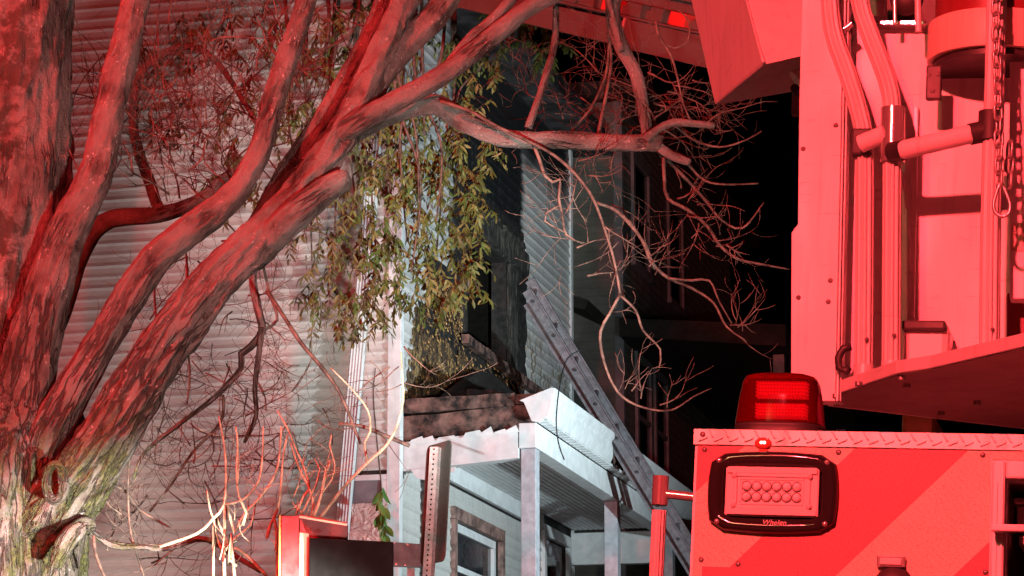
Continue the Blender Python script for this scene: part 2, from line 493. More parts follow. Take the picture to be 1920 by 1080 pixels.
# old wood shingles bared by the fire
shm = []
for k in range(10):
    m = MB(); w_ = rng.uniform(.035, .085); h_ = rng.uniform(.17, .25); pts = []
    t0, t1 = rng.uniform(.010, .03), rng.uniform(.002, .006)
    b = [(0, 0, 0), (t0, 0, rng.uniform(-.02, .02)), (t0, w_, rng.uniform(-.03, .02)), (0, w_, 0)]
    tp = [(0, w_*.1, h_), (t1, w_*.1, h_), (t1, w_*.9, h_), (0, w_*.9, h_)]
    m.hexa(b, tp); me = m.build('shingle', MAT['shingle']); shm.append((me.data, w_)); bpy.data.objects.remove(me)
cnt = 0
for r in range(9):
    z = 5.93 + r*.15
    y = .2 + (z-6.0)*.4; yend = 4.95 if z < 6.75 else 2.05
    if z > 7.05: y = .85
    while y < yend and cnt < 300:
        me, w_ = rng.choice(shm)
        if rng.random() < .93:
            o = link('shingle', me, front_wall, Matrix.Translation((0.0, y, z+rng.uniform(-.02, .02))) @ Matrix.Rotation(rng.uniform(-.07, .07), 4, 'X') @ Matrix.Rotation(rng.uniform(-.02, .10), 4, 'Y'))
            cnt += 1
        y += w_*rng.uniform(.95, 1.25)
# loose flakes of charred siding, too small to pick apart
fl = MB()
for i in range(1100):
    z = rng.uniform(5.98, 7.3); y = rng.uniform(.25 + max(0, z-6)*.43, 4.9 if z < 6.85 else 2.05); w_ = rng.uniform(.006, .02); h_ = rng.uniform(.02, .06); x = rng.uniform(.022, .05); k = rng.uniform(-.02, .02)
    fl.add([(x, y, z), (x+rng.uniform(0, .012), y+w_, z+k*.4), (x-.008, y+w_*.7, z+h_), (x-.008, y+w_*.1, z+h_)], [(0, 1, 2, 3)])
tag(fl.build('char_flakes', MAT['flake'], front_wall), kind='stuff')
# corner trims
m = MB(); m.box((-.09, -.032, ZB), (.03, -.0, ZT)); m.box((0.0, 0.0005, ZB), (.03, .075, ZT)); m.build('corner_trim', MAT['white_trim'], house, bevel=.004)
m = MB(); m.box((0.0, FL-.07, 6.0), (.03, FL, ZT)); m.box((-.08, FL+.0005, ZB), (.03, FL+.03, ZT)); m.box((0.0, FL-.07, ZB), (.03, FL, 5.4)); m.build('corner_trim', MAT['white_trim'], house, bevel=.004)
# eave: soffit, fascia, gutter, roof
m = MB(); m.box((-.02, -.3, ZT), (.42, FL+.3, ZT+.03)); m.build('soffit', MAT['sooty_trim'], house)
m = MB(); m.box((.42, -.3, ZT-.02), (.45, FL+.3, ZT+.2)); m.build('fascia', MAT['sooty_trim'], house)
m = MB(); m.hexa([(.45, -.35, ZT+.02), (.45, FL+.35, ZT+.02), (-4.6, FL+.35, ZT+2.8), (-4.6, -.35, ZT+2.8)], [(.45, -.35, ZT+.2), (.45, FL+.35, ZT+.2), (-4.6, FL+.35, ZT+3.), (-4.6, -.35, ZT+3.)])
m.hexa([(-9.6, -.35, ZT+.02), (-9.6, FL+.35, ZT+.02), (-4.61, FL+.35, ZT+2.8), (-4.61, -.35, ZT+2.8)], [(-9.6, -.35, ZT+.2), (-9.6, FL+.35, ZT+.2), (-4.61, FL+.35, ZT+3.), (-4.61, -.35, ZT+3.)])
m.build('roof', MAT['neigh_roof'], house)
m = MB(); m.prism([(-SL, .01, ZT+.001), (-.05, .01, ZT+.001), (-4.6, .01, ZT+2.75)], (0, .15, 0)); m.build('gable', MAT['vinyl'], house)

# upper window: charred trim, header, jambs, sill
def rough_box(m, a, b, amp, seed, nseg=14):
    """box with ragged faces, long axis subdivided"""
    a = Vector(a); b = Vector(b); d = b-a; ax = max(range(3), key=lambda i: d[i]); o = [i for i in range(3) if i != ax]
    ring = [(0, 0), (.5, 0), (1, 0), (1, .5), (1, 1), (.5, 1), (0, 1), (0, .5)]; vs = []
    for i in range(nseg+1):
        for (p, q) in ring:
            v = Vector((0, 0, 0)); v[ax] = a[ax] + d[ax]*i/nseg; v[o[0]] = a[o[0]] + d[o[0]]*p; v[o[1]] = a[o[1]] + d[o[1]]*q
            v += noise.noise_vector(v*7 + Vector((seed, 0, 0)))*amp + noise.noise_vector(v*23 + Vector((0, seed, 0)))*amp*.5
            vs.append(v)
    fs = [(i*8+k, i*8+(k+1) % 8, (i+1)*8+(k+1) % 8, (i+1)*8+k) for i in range(nseg) for k in range(8)]
    fs += [tuple(range(8))[::-1], tuple(range(nseg*8, nseg*8+8))]
    m.add(vs, fs, False)
MAT['ash_wood'] = NT('ash_wood').m
t = NT('ash_wood2'); co = t.coord(); nn = t.noise(t.mapping(co, (30, 14, 3)), 1.6, 6, .7)
t.set(t.mix(t.mrange(nn, .45, .66), (.014, .012, .011), (.10, .09, .075)), .8); t.bump(nn, 1, .02); MAT['ash_wood'] = t.m
m = MB(); rough_box(m, (.0, 3.97, 6.95), (.05, 4.22, 8.05), .014, 1); m.build('window_jamb', MAT['ash_wood'], house)
m = MB(); rough_box(m, (.0, 4.33, 6.93), (.03, 4.72, 8.2), .02, 2); m.build('charred_sheathing', MAT['char'], house)
m = MB(); rough_box(m, (.0, 2.5, 8.08), (.055, 4.70, 8.32), .028, 3, 30); m.build('window_header', MAT['ash_wood'], house)
m = MB(); rough_box(m, (.06, 2.9, 8.30), (.09, 4.4, 8.36), .035, 4, 26); m.build('curled_flashing', MAT['ash_wood'], house)
m = MB(); rough_box(m, (.0, 2.05, 6.95), (.07, 2.14, 8.05), .008, 5); m.build('window_jamb', MAT['char'], house)
m = MB(); rough_box(m, (.03, 2.05, 6.83), (.10, 5.20, 6.92), .008, 6, 20); m.build('window_sill', MAT['burnt_wood'], house)

# lower window under the porch
m = MB()
for (a, b) in (((.0, 1.76, 5.08), (.055, 3.70, 5.2)), ((.0, 1.76, 3.2), (.055, 1.86, 5.077)), ((.0, 3.60, 3.2), (.055, 3.70, 5.077)), ((.0, 1.74, 3.1), (.085, 3.72, 3.197))): m.box(a, b)
lw = m.build('window_frame', MAT['red_board'], house, bevel=.004)
m = MB()
for (a, b) in (((-.08, 1.86, 5.0), (-.02, 3.60, 5.08)), ((-.08, 1.86, 3.3), (-.02, 1.95, 4.998)), ((-.08, 3.51, 3.3), (-.02, 3.60, 4.998)), ((-.075, 1.952, 4.62), (-.025, 3.508, 4.68))): m.box(a, b)
m.build('sash', MAT['white_trim'], lw, bevel=.004)
m = MB(); m.box((-.06, 1.95, 3.3), (-.05, 3.51, 4.998)); m.build('pane', MAT['glass'], lw)
# porch door
m = MB()
for (a, b) in (((.0, 5.45, 5.38), (.05, 6.75, 5.5)), ((.0, 5.45, 2.65), (.05, 5.55, 5.377)), ((.0, 6.65, 2.65), (.05, 6.75, 5.377))): m.box(a, b)
df = m.build('door_frame', MAT['white_trim'], house, bevel=.004)
m = MB(); m.box((-.08, 5.552, 2.65), (-.04, 6.648, 5.378)); m.build('door_leaf', MAT['grey_trim'], df)
m = MB(); m.box((-.04, 5.7, 4.0), (-.03, 6.5, 5.2)); m.build('pane', MAT['glass'], df)
# side-wall window with a grey blind
m = MB()
for (a, b) in (((-.47, -.03, 5.20), (-.09, .0, 5.25)), ((-.47, -.03, 4.2), (-.435, .0, 5.198)), ((-.14, -.03, 4.2), (-.09, .0, 5.198))): m.box(a, b)
sw = m.build('window_frame', MAT['white_trim'], house, bevel=.003)
m = MB(); m.box((-.435, -.012, 4.98), (-.14, -.004, 5.2)); m.build('blind', MAT['curtain'], sw)
t = NT('pane_reflection'); co = t.coord(); q = t.noise(co, 9, 3, .5, 2.0); t.set((.52, .42, .38), .3, **{'Specular IOR Level': .8}); t.bump(q, 1, .05); MAT['sheet'] = t.m  # pale crumpled surface stands for reflections in the lower pane
m = MB(); N = 16; vs = []
for j in range(N+1):
    for i in range(N+1):
        u = -.47 + .40*i/N; z = 4.2 + .79*j/N
        vs.append((u, -.05 - .035*abs(noise.noise(Vector((u*9, z*9, 2)))) - .02*noise.noise(Vector((u*23, z*23, 5))), z))
m.add(vs, [(j*(N+1)+i, j*(N+1)+i+1, (j+1)*(N+1)+i+1, (j+1)*(N+1)+i) for j in range(N) for i in range(N)], True)
m.build('crumpled_pane_reflection', MAT['sheet'], sw)
# leaning fluted downspout
pts = [hp(708, 180, 1, -.06), hp(690, 450, 1, -.07), hp(668, 700, 1, -.09), hp(645, 962, 1, -.10), hp(632, 1110, 1, -.10)]
prof = []
for i in range(9):
    prof.append((-.055 + .11*i/8, -.04 + (.007 if i % 2 else 0)))
prof += [(.055, .035), (-.055, .035)]
m = MB(); vs = []
top = pts[0] + (pts[0]-pts[1])*1.1
for p in [top]+pts:
    for (a, b) in prof: vs.append((p.x + a, p.y + b, p.z))
k = len(prof); fs = [(i*k+j, i*k+(j+1) % k, (i+1)*k+(j+1) % k, (i+1)*k+j) for i in range(len(pts)) for j in range(k)]
m.add(vs, fs); m.build('downspout', MAT['white_trim'], house)
m = MB()
for z in (5.9, 7.3, 8.6):
    x = -.41 + (z-5.9)*.075
    m = MB(); m.box((x-.08, -.125, z), (x+.08, -.001, z+.03)); m.build('downspout_strap', MAT['white_trim'], house)

# ---- porch
ZC = 5.60
for (ya) in (.135, 3.62, 6.55):
    m = MB(); m.box((1.10, ya, 2.62), (1.235, ya+.15, 5.455)); m.build('porch_post', MAT['grey_trim'], house, bevel=.006)
m = MB(); m.box((0, .1, 2.45), (1.3, FL, 2.62)); m.build('porch_floor', MAT['grey_trim'], house)
# beams: near (sagging a little at the wall), street side, far end
beam = MB()
m = MB(); rough_box(m, (.02, .095, 5.37), (1.085, .245, 5.63), .003, 8, 8)
for v in m.v: v.z += (v.x-1.1)*.075
m.build('porch_beam', MAT['white_trim'], house)
m = MB(); m.box((1.09, .09, 5.458), (1.25, FL+.02, 5.68)); m.build('porch_beam', MAT['white_trim'], house, bevel=.008)
m = MB(); m.box((.03, FL-.16, 5.20), (1.085, FL-.02, 5.56)); m.build('porch_beam', MAT['white_trim'], house, bevel=.006)
m = MB(); m.box((.002, .26, 5.425), (.05, 5.4, 5.598)); m.build('porch_ledger', MAT['white_trim'], house, bevel=.003)
# ceiling boards with open grooves
nb = 17
for i in range(nb):
    x0 = .05 + i*(1.035/nb)
    m = MB(); m.prism([(x0+.003, .25, ZC), (x0+.010, .25, ZC-.012), (x0+.049, .25, ZC-.012), (x0+.056, .25, ZC), (x0+.056, .25, ZC+.01), (x0+.003, .25, ZC+.01)], (0, FL-.42, 0))
    m.build('ceiling_board', MAT['white_trim'], house)
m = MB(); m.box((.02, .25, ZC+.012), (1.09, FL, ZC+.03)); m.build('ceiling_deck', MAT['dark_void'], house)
# soffit slats beyond the beam
for i in range(48):
    y = .1 + i*.141
    m = MB(); m.prism([(1.252, y, 5.70), (1.252, y+.02, 5.688), (1.252, y+.118, 5.688), (1.252, y+.138, 5.70), (1.252, y+.138, 5.712), (1.252, y, 5.712)], (.10, 0, 0))
    m.build('soffit_slat', MAT['white_trim'], house)
# gutter: K profile, open cut end towards the viewer; burnt through at 2.75 m
prof = [(1.30, 5.70), (1.36, 5.70), (1.40, 5.80), (1.40, 5.88), (1.44, 5.92), (1.44, 5.97), (1.425, 5.97), (1.425, 5.935), (1.388, 5.895), (1.388, 5.81), (1.35, 5.715), (1.30, 5.715)]
for (ya, yb) in ((.02, 2.72), (3.35, FL+.1)):
    m = MB(); m.prism([(x, ya, z) for x, z in prof], (0, yb-ya, 0)); m.build('porch_gutter', MAT['white_trim'], house)
m = MB(); m.prism([(1.12, .0, 5.87), (1.16, .0, 5.85), (1.23, .0, 5.68), (1.30, .0, 5.66), (1.38, .0, 5.72), (1.44, .0, 5.94), (1.42, .0, 5.975)], (0, .018, 0)); m.build('gutter_end_cap', MAT['white_trim'], house, bevel=.003)
m = MB(); m.box((1.26, .06, 5.715), (1.298, FL+.08, 5.955)); m.build('porch_fascia', MAT['burnt_wood'], house)
# roof deck and the charred end planks
m = MB(); rough_box(m, (.0, .14, 5.86), (1.30, FL+.1, 5.95), .008, 11, 40); m.build('porch_roof', MAT['burnt_wood'], house)
for i, (za, zb, yo, x1) in enumerate(((5.63, 5.72, .10, 1.20), (5.715, 5.84, .085, 1.20), (5.835, 5.955, .07, 1.06))):
    m = MB(); rough_box(m, (.02, yo, za), (x1, yo+.05, zb), .009, 20+i, 26)
    for v in m.v: v.z += min(0, (v.x-1.1)*.055*(1 if i < 2 else .3))
    m.build('charred_plank', MAT['burnt_wood'], house)
# torn white metal along the top of the near beam
for x, l in ((.08, .16), (.2, .13), (.33, .22), (.58, .2), (.74, .13), (.86, .14), (.97, .13)):
    zz = 5.625 + (x-1.1)*.075
    m = MB(); m.prism([(x, .075, zz-.02), (x+l, .075, zz-.015), (x+l*.8, .06, zz+rng.uniform(.01, .06)), (x+l*.15, .065, zz+rng.uniform(-.005, .03))], (0, .006, 0))
    m.build('torn_flashing', MAT['white_trim'], house)
for i in range(3):
    x = .1+i*.13
    m = MB(); m.prism([(x, .08, 5.30), (x+.16, .08, 5.31), (x+.14, .08, 5.20+.03*i), (x+.05, .08, 5.22+.02*i)], (0, .006, 0)); m.build('torn_flashing', MAT['white_trim'], house)
# dark sheet above the porch standing for the roof's shadow on the wall
m = MB(); m.prism([hp(826, 742, 0, .35), hp(886, 694, 0, .12), hp(915, 700, 0, .12), hp(960, 742, 0, .45)], (.05, .05, 0)); m.build('roof_shadow_sheet', MAT['char'], house)
for i in range(14):
    x = rng.uniform(.1, 1.0); y = rng.uniform(.15, 2.5); s = rng.uniform(.04, .12)
    m = MB(); rough_box(m, (x, y, 5.95), (x+s*2, y+s, 5.95+s*rng.uniform(.3, .8)), .03, 40+i, 4); m.build('charred_debris', MAT['char'], house)
# dangling black service cable on the porch
def cable(name, pts, r, mat=None, parent=None, label=None, cat=None):
    m = MB(); tube(m, [(Vector(p), r) for p in pts], 6, .06); o = m.build(name, mat or MAT['black_cable'], parent)
    if label: tag(o, label, cat)
    return o
cable('dangling_cable', [hp(1092, 655, 0, 1.7), hp(1064, 672, 0, 1.6), hp(1050, 720, 0, 1.6), hp(1043, 785, 0, 1.6), hp(1047, 830, 0, 1.6), hp(1058, 862, 0, 1.6)], .006, None, house)

# ------------------------------------------------------------------ extension ladder
A = Vector(hp(1000, 564, 0, .80)); B = Vector(hp(1272, 1009, 1, 3.1))
LD = (B - A).normalized(); sp = (B-A).length/7.0
LS = Vector((0.06, 1, 0)); LS = (LS - LD*LS.dot(LD)).normalized(); LN = LD.cross(LS)
foot = A + LD * ((A.z - 2.05)/(-LD.z)); 
lad = empty('extension_ladder', HM @ Matrix.Translation(foot), 'aluminium extension ladder leaning on the porch roof and burnt house wall', 'ladder')
topl = A - LD*.12 - foot; botl = Vector((0, 0, 0))
def chan(m, p, q, wdt, thk):
    """rail with raised flanges, cross-section spanned by LN (width) and LS (thickness)"""
    for (a, b, c, d) in ((-wdt, wdt, -thk*.35, thk*.35), (-wdt, -wdt*.72, -thk, thk), (wdt*.72, wdt, -thk, thk)):
        bot = [p + LN*a + LS*c, p + LN*b + LS*c, p + LN*b + LS*d, p + LN*a + LS*d]
        m.hexa(bot, [v + (q-p) for v in bot])
for s in (0, .46):
    m = MB(); chan(m, botl + LS*s, topl + LS*s, .048, .02); m.build('rail', MAT['alu'], lad)
for s in (.05, .41):
    up = LN*(-.08)
    m = MB(); chan(m, botl + LS*s + up - LD*.6, topl + LS*s + up + LD*.12, .034, .016); m.build('fly_rail', MAT['alu'], lad)
nr = int((topl.length)/sp)
for i in range(nr+1):
    p = A - foot + LD*sp*i
    if p.z < .1: break
    m = MB(); m.cyl(p - LS*.028, p + LS*.488, .017, n=10); m.build('rung', MAT['black_cable'] if False else MAT['alu'], lad)
    m = MB(); m.cyl(p - LS*.031, p - LS*.0285, .015, n=10); m.build('rung_end', MAT['black_cable'], lad)
    m = MB(); m.cyl(p + LN*(-.08) + LS*.04 + LD*.1, p + LN*(-.08) + LS*.42 + LD*.1, .014, n=8); m.build('rung', MAT['alu'], lad)

# ------------------------------------------------------------------ neighbour house up the street
HM2 = HM @ Matrix.Translation((-.66, 13, 0))
nb_ = empty('neighbour_house', HM2, 'dark grey neighbouring house seen dimly behind the burnt house', 'house')
XP = hp(1165, 400, 1, 13).x + .66
def n2(px, py, c=0.0):  # front plane of the neighbour
    q = hp(px, py, 0, -.66 + c); return Vector((c, q.y-13, q.z))
def s2(px, py):
    q = hp(px, py, 1, 13); return Vector((q.x+.66, 0, q.z))
m = MB(); m.box((-7, .0, 3.6), (-.0, 9, 12.4)); m.build('wall', MAT['neigh_wall'], nb_)
for c in range(64):
    z = 4.3 + c*.126
    m = MB(); board(m, lambda u, zz, d: (d+.001, u, zz), .08, 9, z, .126, .014, .001, 2); m.build('siding_board', MAT['neigh_wall'], nb_)
    m = MB(); board(m, lambda u, zz, d: (u, -d-.001, zz), -3.2, -.08, z, .126, .014, .001, 4); m.build('siding_board', MAT['neigh_wall'], nb_)
m = MB(); m.box((-.09, -.03, 4.3), (.03, .08, 12.4)); m.build('corner_trim', MAT['neigh_trim'], nb_)
m = MB(); m.box((-7.4, -.4, 12.4), (.45, 9.4, 12.6)); m.build('roof', MAT['neigh_roof'], nb_)
for (ya, yb, za, zb) in ((.75, 1.75, 10.3, 11.75), (3.4, 4.4, 10.3, 11.75), (.9, 1.75, 7.3, 8.9), (2.2, 3.0, 7.3, 8.9)):
    m = MB()
    for (a, b) in (((.016, ya-.12, zb), (.06, yb+.12, zb+.14)), ((.016, ya-.12, za), (.06, ya, zb-.002)), ((.016, yb, za), (.06, yb+.12, zb-.002)), ((.016, ya-.14, za-.1), (.08, yb+.14, za-.002))): m.box(a, b)
    fr = m.build('window', MAT['neigh_trim'], nb_)
    m = MB(); m.box((.016, ya, za), (.025, yb, zb)); m.build('pane', MAT['glass'], fr)
    m = MB(); m.box((.026, ya, (za+zb)/2-.03), (.05, yb, (za+zb)/2+.03)); m.build('sash', MAT['neigh_trim'], fr)
# porch roof with a sagging dark eave
m = MB(); m.hexa([(.03, -.3, 9.0), (2.3, -.3, 8.75), (2.3, 7, 8.75), (.03, 7, 9.0)], [(.03, -.3, 9.25), (2.3, -.3, 9.05), (2.3, 7, 9.05), (.03, 7, 9.25)]); m.build('porch_roof', MAT['neigh_roof'], nb_)
m = MB(); m.hexa([(-1.6, -1.2, 9.55), (-.25, -1.2, 9.2), (-.25, -.05, 9.2), (-1.6, -.05, 9.9)], [(-1.6, -1.2, 9.7), (-.2, -1.2, 9.32), (-.2, -.05, 9.32), (-1.6, -.05, 10.05)]); m.build('side_eave', MAT['neigh_roof'], nb_)
for y in (.2, 3.4, 6.6):
    m = MB(); m.box((2.05, y, 4.3), (2.2, y+.15, 8.74)); m.build('porch_post', MAT['neigh_trim'], nb_)
m = MB(); m.box((2.08, .0, 5.2), (2.16, 7, 5.3)); m.build('porch_rail', MAT['neigh_trim'], nb_)
# a dim meter box and cables on the neighbour's side wall
m = MB(); m.box((-1.15, -.16, 7.1), (-.85, -.017, 8.3)); m.build('meter_box', MAT['neigh_trim'], nb_, bevel=.01)
cable('overhead_wire', [hp(985, 695, 1, 6.0), hp(1070, 680, 1, 7.5), hp(1160, 664, 1, 9), hp(1232, 632, 1, 11), hp(1330, 590, 1, 14)], .012, None, None, 'lower thin black overhead wire between the two houses', 'wire')
cable('overhead_wire', [hp(1040, 672, 1, 6.9), hp(1092, 655, 1, 7.5), hp(1150, 636, 1, 9), hp(1206, 608, 1, 11), hp(1300, 560, 1, 14)], .012, None, None, 'upper thin black overhead wire between the two houses', 'wire')
cable('overhead_wire', [hp(1060, 610, 1, 9), hp(1200, 588, 1, 10), hp(1350, 562, 1, 11), hp(1500, 540, 1, 12)], .011, MAT['galv'], None, 'pale overhead wire running right towards the fire truck', 'wire')

# ------------------------------------------------------------------ the big tree
TB = P(20, 1000, 13.0); base = Vector((TB.x-.1, 13.0, gh(TB.x, 13.0)))
tree = empty('large_tree', Matrix.Translation(base), 'big old tree with mossy trunk and spreading limbs in front of the house', 'tree')
S = 13.0/F
def barkdisp(amp_c, amp_f):
    def f(b, r):
        q = Vector((b.x*9, b.y*9, b.z*1.9))
        lo = noise.noise(Vector((b.x*3.2, b.y*3.2, b.z*1.6)))*r*.07
        ridge = 1 - abs(noise.noise(q))*2 + .8*(1 - abs(noise.noise(q*2.1))*2)
        lo += noise.noise(Vector((b.x*11, b.y*11, b.z*7)))*r*.05
        fine = noise.noise(Vector((b.x*38, b.y*38, b.z*17)))
        return lo + ridge*amp_c + fine*amp_f
    return f
def limb(pts, Y, name='limb', segs=56, step=.014, amp=(.006, .004), end=1.0, mat=None, parent=None, b0=None):
    """pts: (px, py, width px[, depth offset])"""
    pl = []
    for q in pts:
        Yq = Y + (q[3] if len(q) > 3 else 0)
        pl.append((P(q[0], q[1], Yq) - (base if b0 is None else b0), q[2]*.5*Yq/F))
    m = MB(); tube(m, pl, segs, step, barkdisp(*amp), seed=random.uniform(0, 9))
    return m.build(name, mat or MAT['bark'], parent or tree, attr='bk')
g0 = HOR + (base.z*-1 + 1.6)*F/13.0     # picture row of the ground at the tree
limb([(-20, g0+40, 420), (-14, 1500, 360), (-8, 1250, 318), (-2, 1100, 300), (0, 980, 318), (8, 870, 330), (18, 790, 270), (24, 720, 180)], 13.05, 'trunk', 190, .014, (.024, .012))
limb([(-18, 900, 250), (-12, 740, 200), (-2, 600, 190), (10, 420, 222), (22, 240, 212), (32, 60, 208), (36, -120, 200)], 13.25, 'limb', 140, .014, (.016, .010))
limb([(18, 900, 119.6), (45, 740, 108.6), (76, 600, 88.3), (120, 450, 71.8), (178, 330, 60.7), (207, 200, 55.2), (236, 80, 52.4), (268, -60, 49.7)], 12.85, 'limb', 72, .014, (.007, .006))
limb([(40, 980, 64.0, .35), (66, 900, 81.0, .1), (105, 790, 72.1), (185, 650, 60.4), (280, 500, 55.9), (350, 436, 53.0), (432, 372, 48.6), (484, 290, 42.7), (512, 190, 39.0), (548, 80, 36.8), (590, -50, 35.3)], 12.75, 'limb', 72, .014, (.007, .006))
limb([(20, 1090, 96.0, .5), (80, 1000, 128.0, .32), (150, 905, 103.2, .1), (232, 770, 88.1), (332, 615, 79.8), (430, 505, 70.2), (532, 405, 60.5), (614, 296, 53.7), (684, 172, 46.8), (738, 60, 41.3), (778, -60, 38.5)], 12.55, 'limb', 120, .010, (.018, .010))
limb([(640, 262, 34.0, .12), (680, 205, 51.0, .04), (712, 140, 54.4), (762, 82, 51.0), (818, 26, 47.6), (868, -60, 44.2)], 12.6, 'limb', 64, .013, (.005, .004))
limb([(462, 462, 40), (505, 385, 42), (568, 282, 42), (628, 190, 40), (690, 80, 36), (740, -50, 32)], 12.9, 'limb', 48, .016)
limb([(590, 300, 26.4, .2), (632, 258, 40.5, .1), (676, 226, 42.2), (745, 188, 39.6), (832, 138, 37.0), (904, 84, 34.3), (985, 20, 31.7), (1060, -20, 29.9)], 12.45, 'limb', 56, .013, (.005, .004))
limb([(840, 128, 26), (880, 76, 22), (925, 36, 21), (975, -20, 19)], 12.5, 'limb', 32, .016, (.002, .002))
limb([(600, 300, 30, .15), (644, 260, 44, .04), (680, 236, 42), (745, 207, 40), (816, 196, 38), (876, 232, 35), (950, 260, 31), (1060, 262, 30), (1150, 268, 29), (1225, 268, 30), (1240, 270, 27)], 12.6, 'limb', 48, .013, (.005, .004))
limb([(470, 480, 30, .25), (512, 440, 58, .1), (556, 402, 54), (598, 366, 48), (630, 344, 44), (646, 335, 38), (656, 330, 12)], 12.42, 'broken_stub', 48, .012, (.006, .004))
# knot on the trunk, scar roll by the lowest shoot
limb([(103 + 17*math.cos(a*.7), 905 + 34*math.sin(a*.7), 15, -.31) for a in range(10)], 12.72, 'knot', 20, .008, (.004, .004))
limb([(105, 1062, 22, -.3), (122, 1020, 34, -.32), (150, 990, 30, -.25), (172, 985, 22, -.2)], 12.78, 'root_shoot', 28, .01)

def branch(pts, Y, name='branch', parent=None, mat=None, b0=None, segs=10):
    pl = []
    for q in pts:
        Yq = Y + (q[3] if len(q) > 3 else 0)
        pl.append((P(q[0], q[1], Yq) - (base if b0 is None else b0), q[2]*.5*Yq/F))
    m = MB()
    dsp = lambda b, r: r*.16*noise.noise(Vector((b.x*20, b.y*20, b.z*9)))
    tube(m, pl, segs, .03, dsp, seed=random.uniform(0, 9))
    return m.build(name, mat or MAT['twig'], parent or tree, attr='bk')
BK = MAT['bark']
BR = [
 ([(1232, 272, 22), (1258, 292, 18), (1290, 304, 15), (1294, 306, 12)], 12.6),
 ([(1210, 262, 18), (1232, 244, 16), (1262, 230, 15), (1300, 232, 15), (1340, 236, 13)], 12.55),
 ([(1214, 262, 22), (1206, 200, 24), (1192, 140, 26), (1166, 88, 28), (1150, 30, 30), (1152, -60, 32)], 12.65),
 ([(1166, 96, 14), (1148, 30, 14), (1128, -50, 14)], 12.6),
 ([(826, 190, 10.6), (880, 208, 9.9), (930, 236, 9.1), (985, 262, 9.1), (1040, 292, 9.1), (1082, 330, 8.4), (1112, 372, 8.4), (1134, 430, 7.6), (1152, 490, 7.6), (1163, 552, 7.6)], 12.45),
 ([(1163, 552, 9), (1142, 590, 8), (1126, 622, 8), (1130, 668, 8), (1150, 722, 7), (1178, 752, 7), (1222, 768, 6), (1262, 768, 5), (1300, 744, 4), (1334, 728, 3)], 12.45),
 ([(1163, 554, 7), (1192, 582, 7), (1206, 620, 6), (1238, 655, 5), (1236, 690, 4)], 12.45),
 ([(1118, 380, 10), (1160, 398, 10), (1204, 450, 10), (1222, 492, 10), (1254, 522, 9), (1296, 540, 8), (1338, 568, 7), (1362, 612, 6), (1400, 640, 4)], 12.5),
 ([(1254, 522, 7), (1296, 526, 7), (1330, 526, 6), (1348, 564, 5), (1372, 606, 4)], 12.45),
 ([(1244, 296, 11), (1246, 340, 10), (1252, 372, 10), (1290, 394, 10), (1326, 424, 10), (1350, 460, 9), (1384, 486, 8), (1430, 496, 7), (1480, 505, 4)], 12.6),
 ([(1252, 300, 10), (1296, 346, 9), (1326, 380, 8), (1352, 412, 7), (1392, 428, 6), (1432, 380, 4)], 12.7),
 ([(1290, 308, 8), (1320, 338, 7), (1360, 346, 6), (1422, 344, 4)], 12.65),
 ([(1262, 232, 7), (1300, 262, 7), (1350, 276, 6), (1400, 262, 4), (1428, 246, 3)], 12.6),
 ([(1000, 270, 11), (1012, 300, 10), (1022, 330, 9), (1036, 342, 8), (1050, 336, 7), (1048, 372, 7), (1054, 400, 7), (1062, 440, 6), (1092, 456, 4)], 12.5),
 ([(1050, 385, 6), (1024, 400, 6), (1022, 415, 5), (1060, 436, 4)], 12.5),
 ([(990, 240, 16), (1005, 200, 16), (1024, 140, 15), (1040, 80, 14), (1042, 10, 13)], 12.55),
 ([(1060, 262, 10), (1080, 236, 9), (1110, 200, 9), (1136, 140, 8), (1142, 80, 7)], 12.7),
 ([(1120, 262, 11), (1128, 220, 10), (1140, 160, 9), (1146, 110, 8), (1140, 60, 7)], 12.7),
 ([(1230, 40, 8), (1236, 70, 8), (1256, 100, 7), (1268, 136, 6), (1280, 190, 5), (1294, 225, 4)], 12.2),
 ([(1240, 80, 5), (1262, 90, 5), (1288, 80, 4), (1292, 40, 4), (1270, 18, 3)], 12.2),
 # hanging dark branches left of centre
 ([(488, 470, 12), (474, 520, 15), (484, 580, 17), (492, 620, 16), (470, 650, 14), (452, 664, 14), (452, 690, 12), (420, 728, 11), (384, 760, 10), (330, 800, 9), (270, 850, 7), (250, 900, 5)], 12.9),
 ([(492, 615, 13), (484, 672, 11), (478, 730, 10), (480, 780, 9), (458, 830, 7)], 12.85),
 ([(492, 620, 8), (520, 600, 8), (505, 548, 8), (494, 500, 7)], 12.95),
 ([(418, 740, 8), (414, 790, 8), (360, 850, 8), (320, 910, 7), (280, 960, 6)], 12.85),
 ([(500, 545, 11), (530, 590, 11), (566, 645, 11), (606, 692, 11), (640, 742, 9), (676, 832, 7)], 12.0),
 ([(636, 795, 10), (680, 800, 10), (718, 815, 11), (768, 836, 11)], 12.0),
 ([(350, 480, 7), (350, 560, 7), (348, 620, 6), (356, 700, 6), (350, 760, 5)], 13.0),
 ([(292, 480, 6), (290, 560, 6), (296, 640, 5), (290, 690, 4)], 13.1),
 ([(160, 985, 17), (176, 1004, 15), (214, 1022, 15), (262, 1026, 14), (320, 1026, 13), (370, 1010, 12), (404, 1018, 12), (444, 1044, 10), (490, 1072, 9)], 12.6),
 ([(176, 1004, 9), (180, 1040, 9), (200, 1090, 8)], 12.5),
 ([(200, 905, 8), (236, 922, 8), (262, 956, 7), (320, 990, 6)], 12.7),
 ([(244, 850, 6), (240, 920, 6), (246, 1000, 6), (270, 1080, 6)], 12.65),
]
for pts, Y in BR:
    big = max(q[2] for q in pts) >= 13
    k = 1.0 if big else .72
    branch([(a, b, c*k) for a, b, c in pts], Y, 'branch', mat=BK if big else MAT['twig'], segs=16 if big else 8)

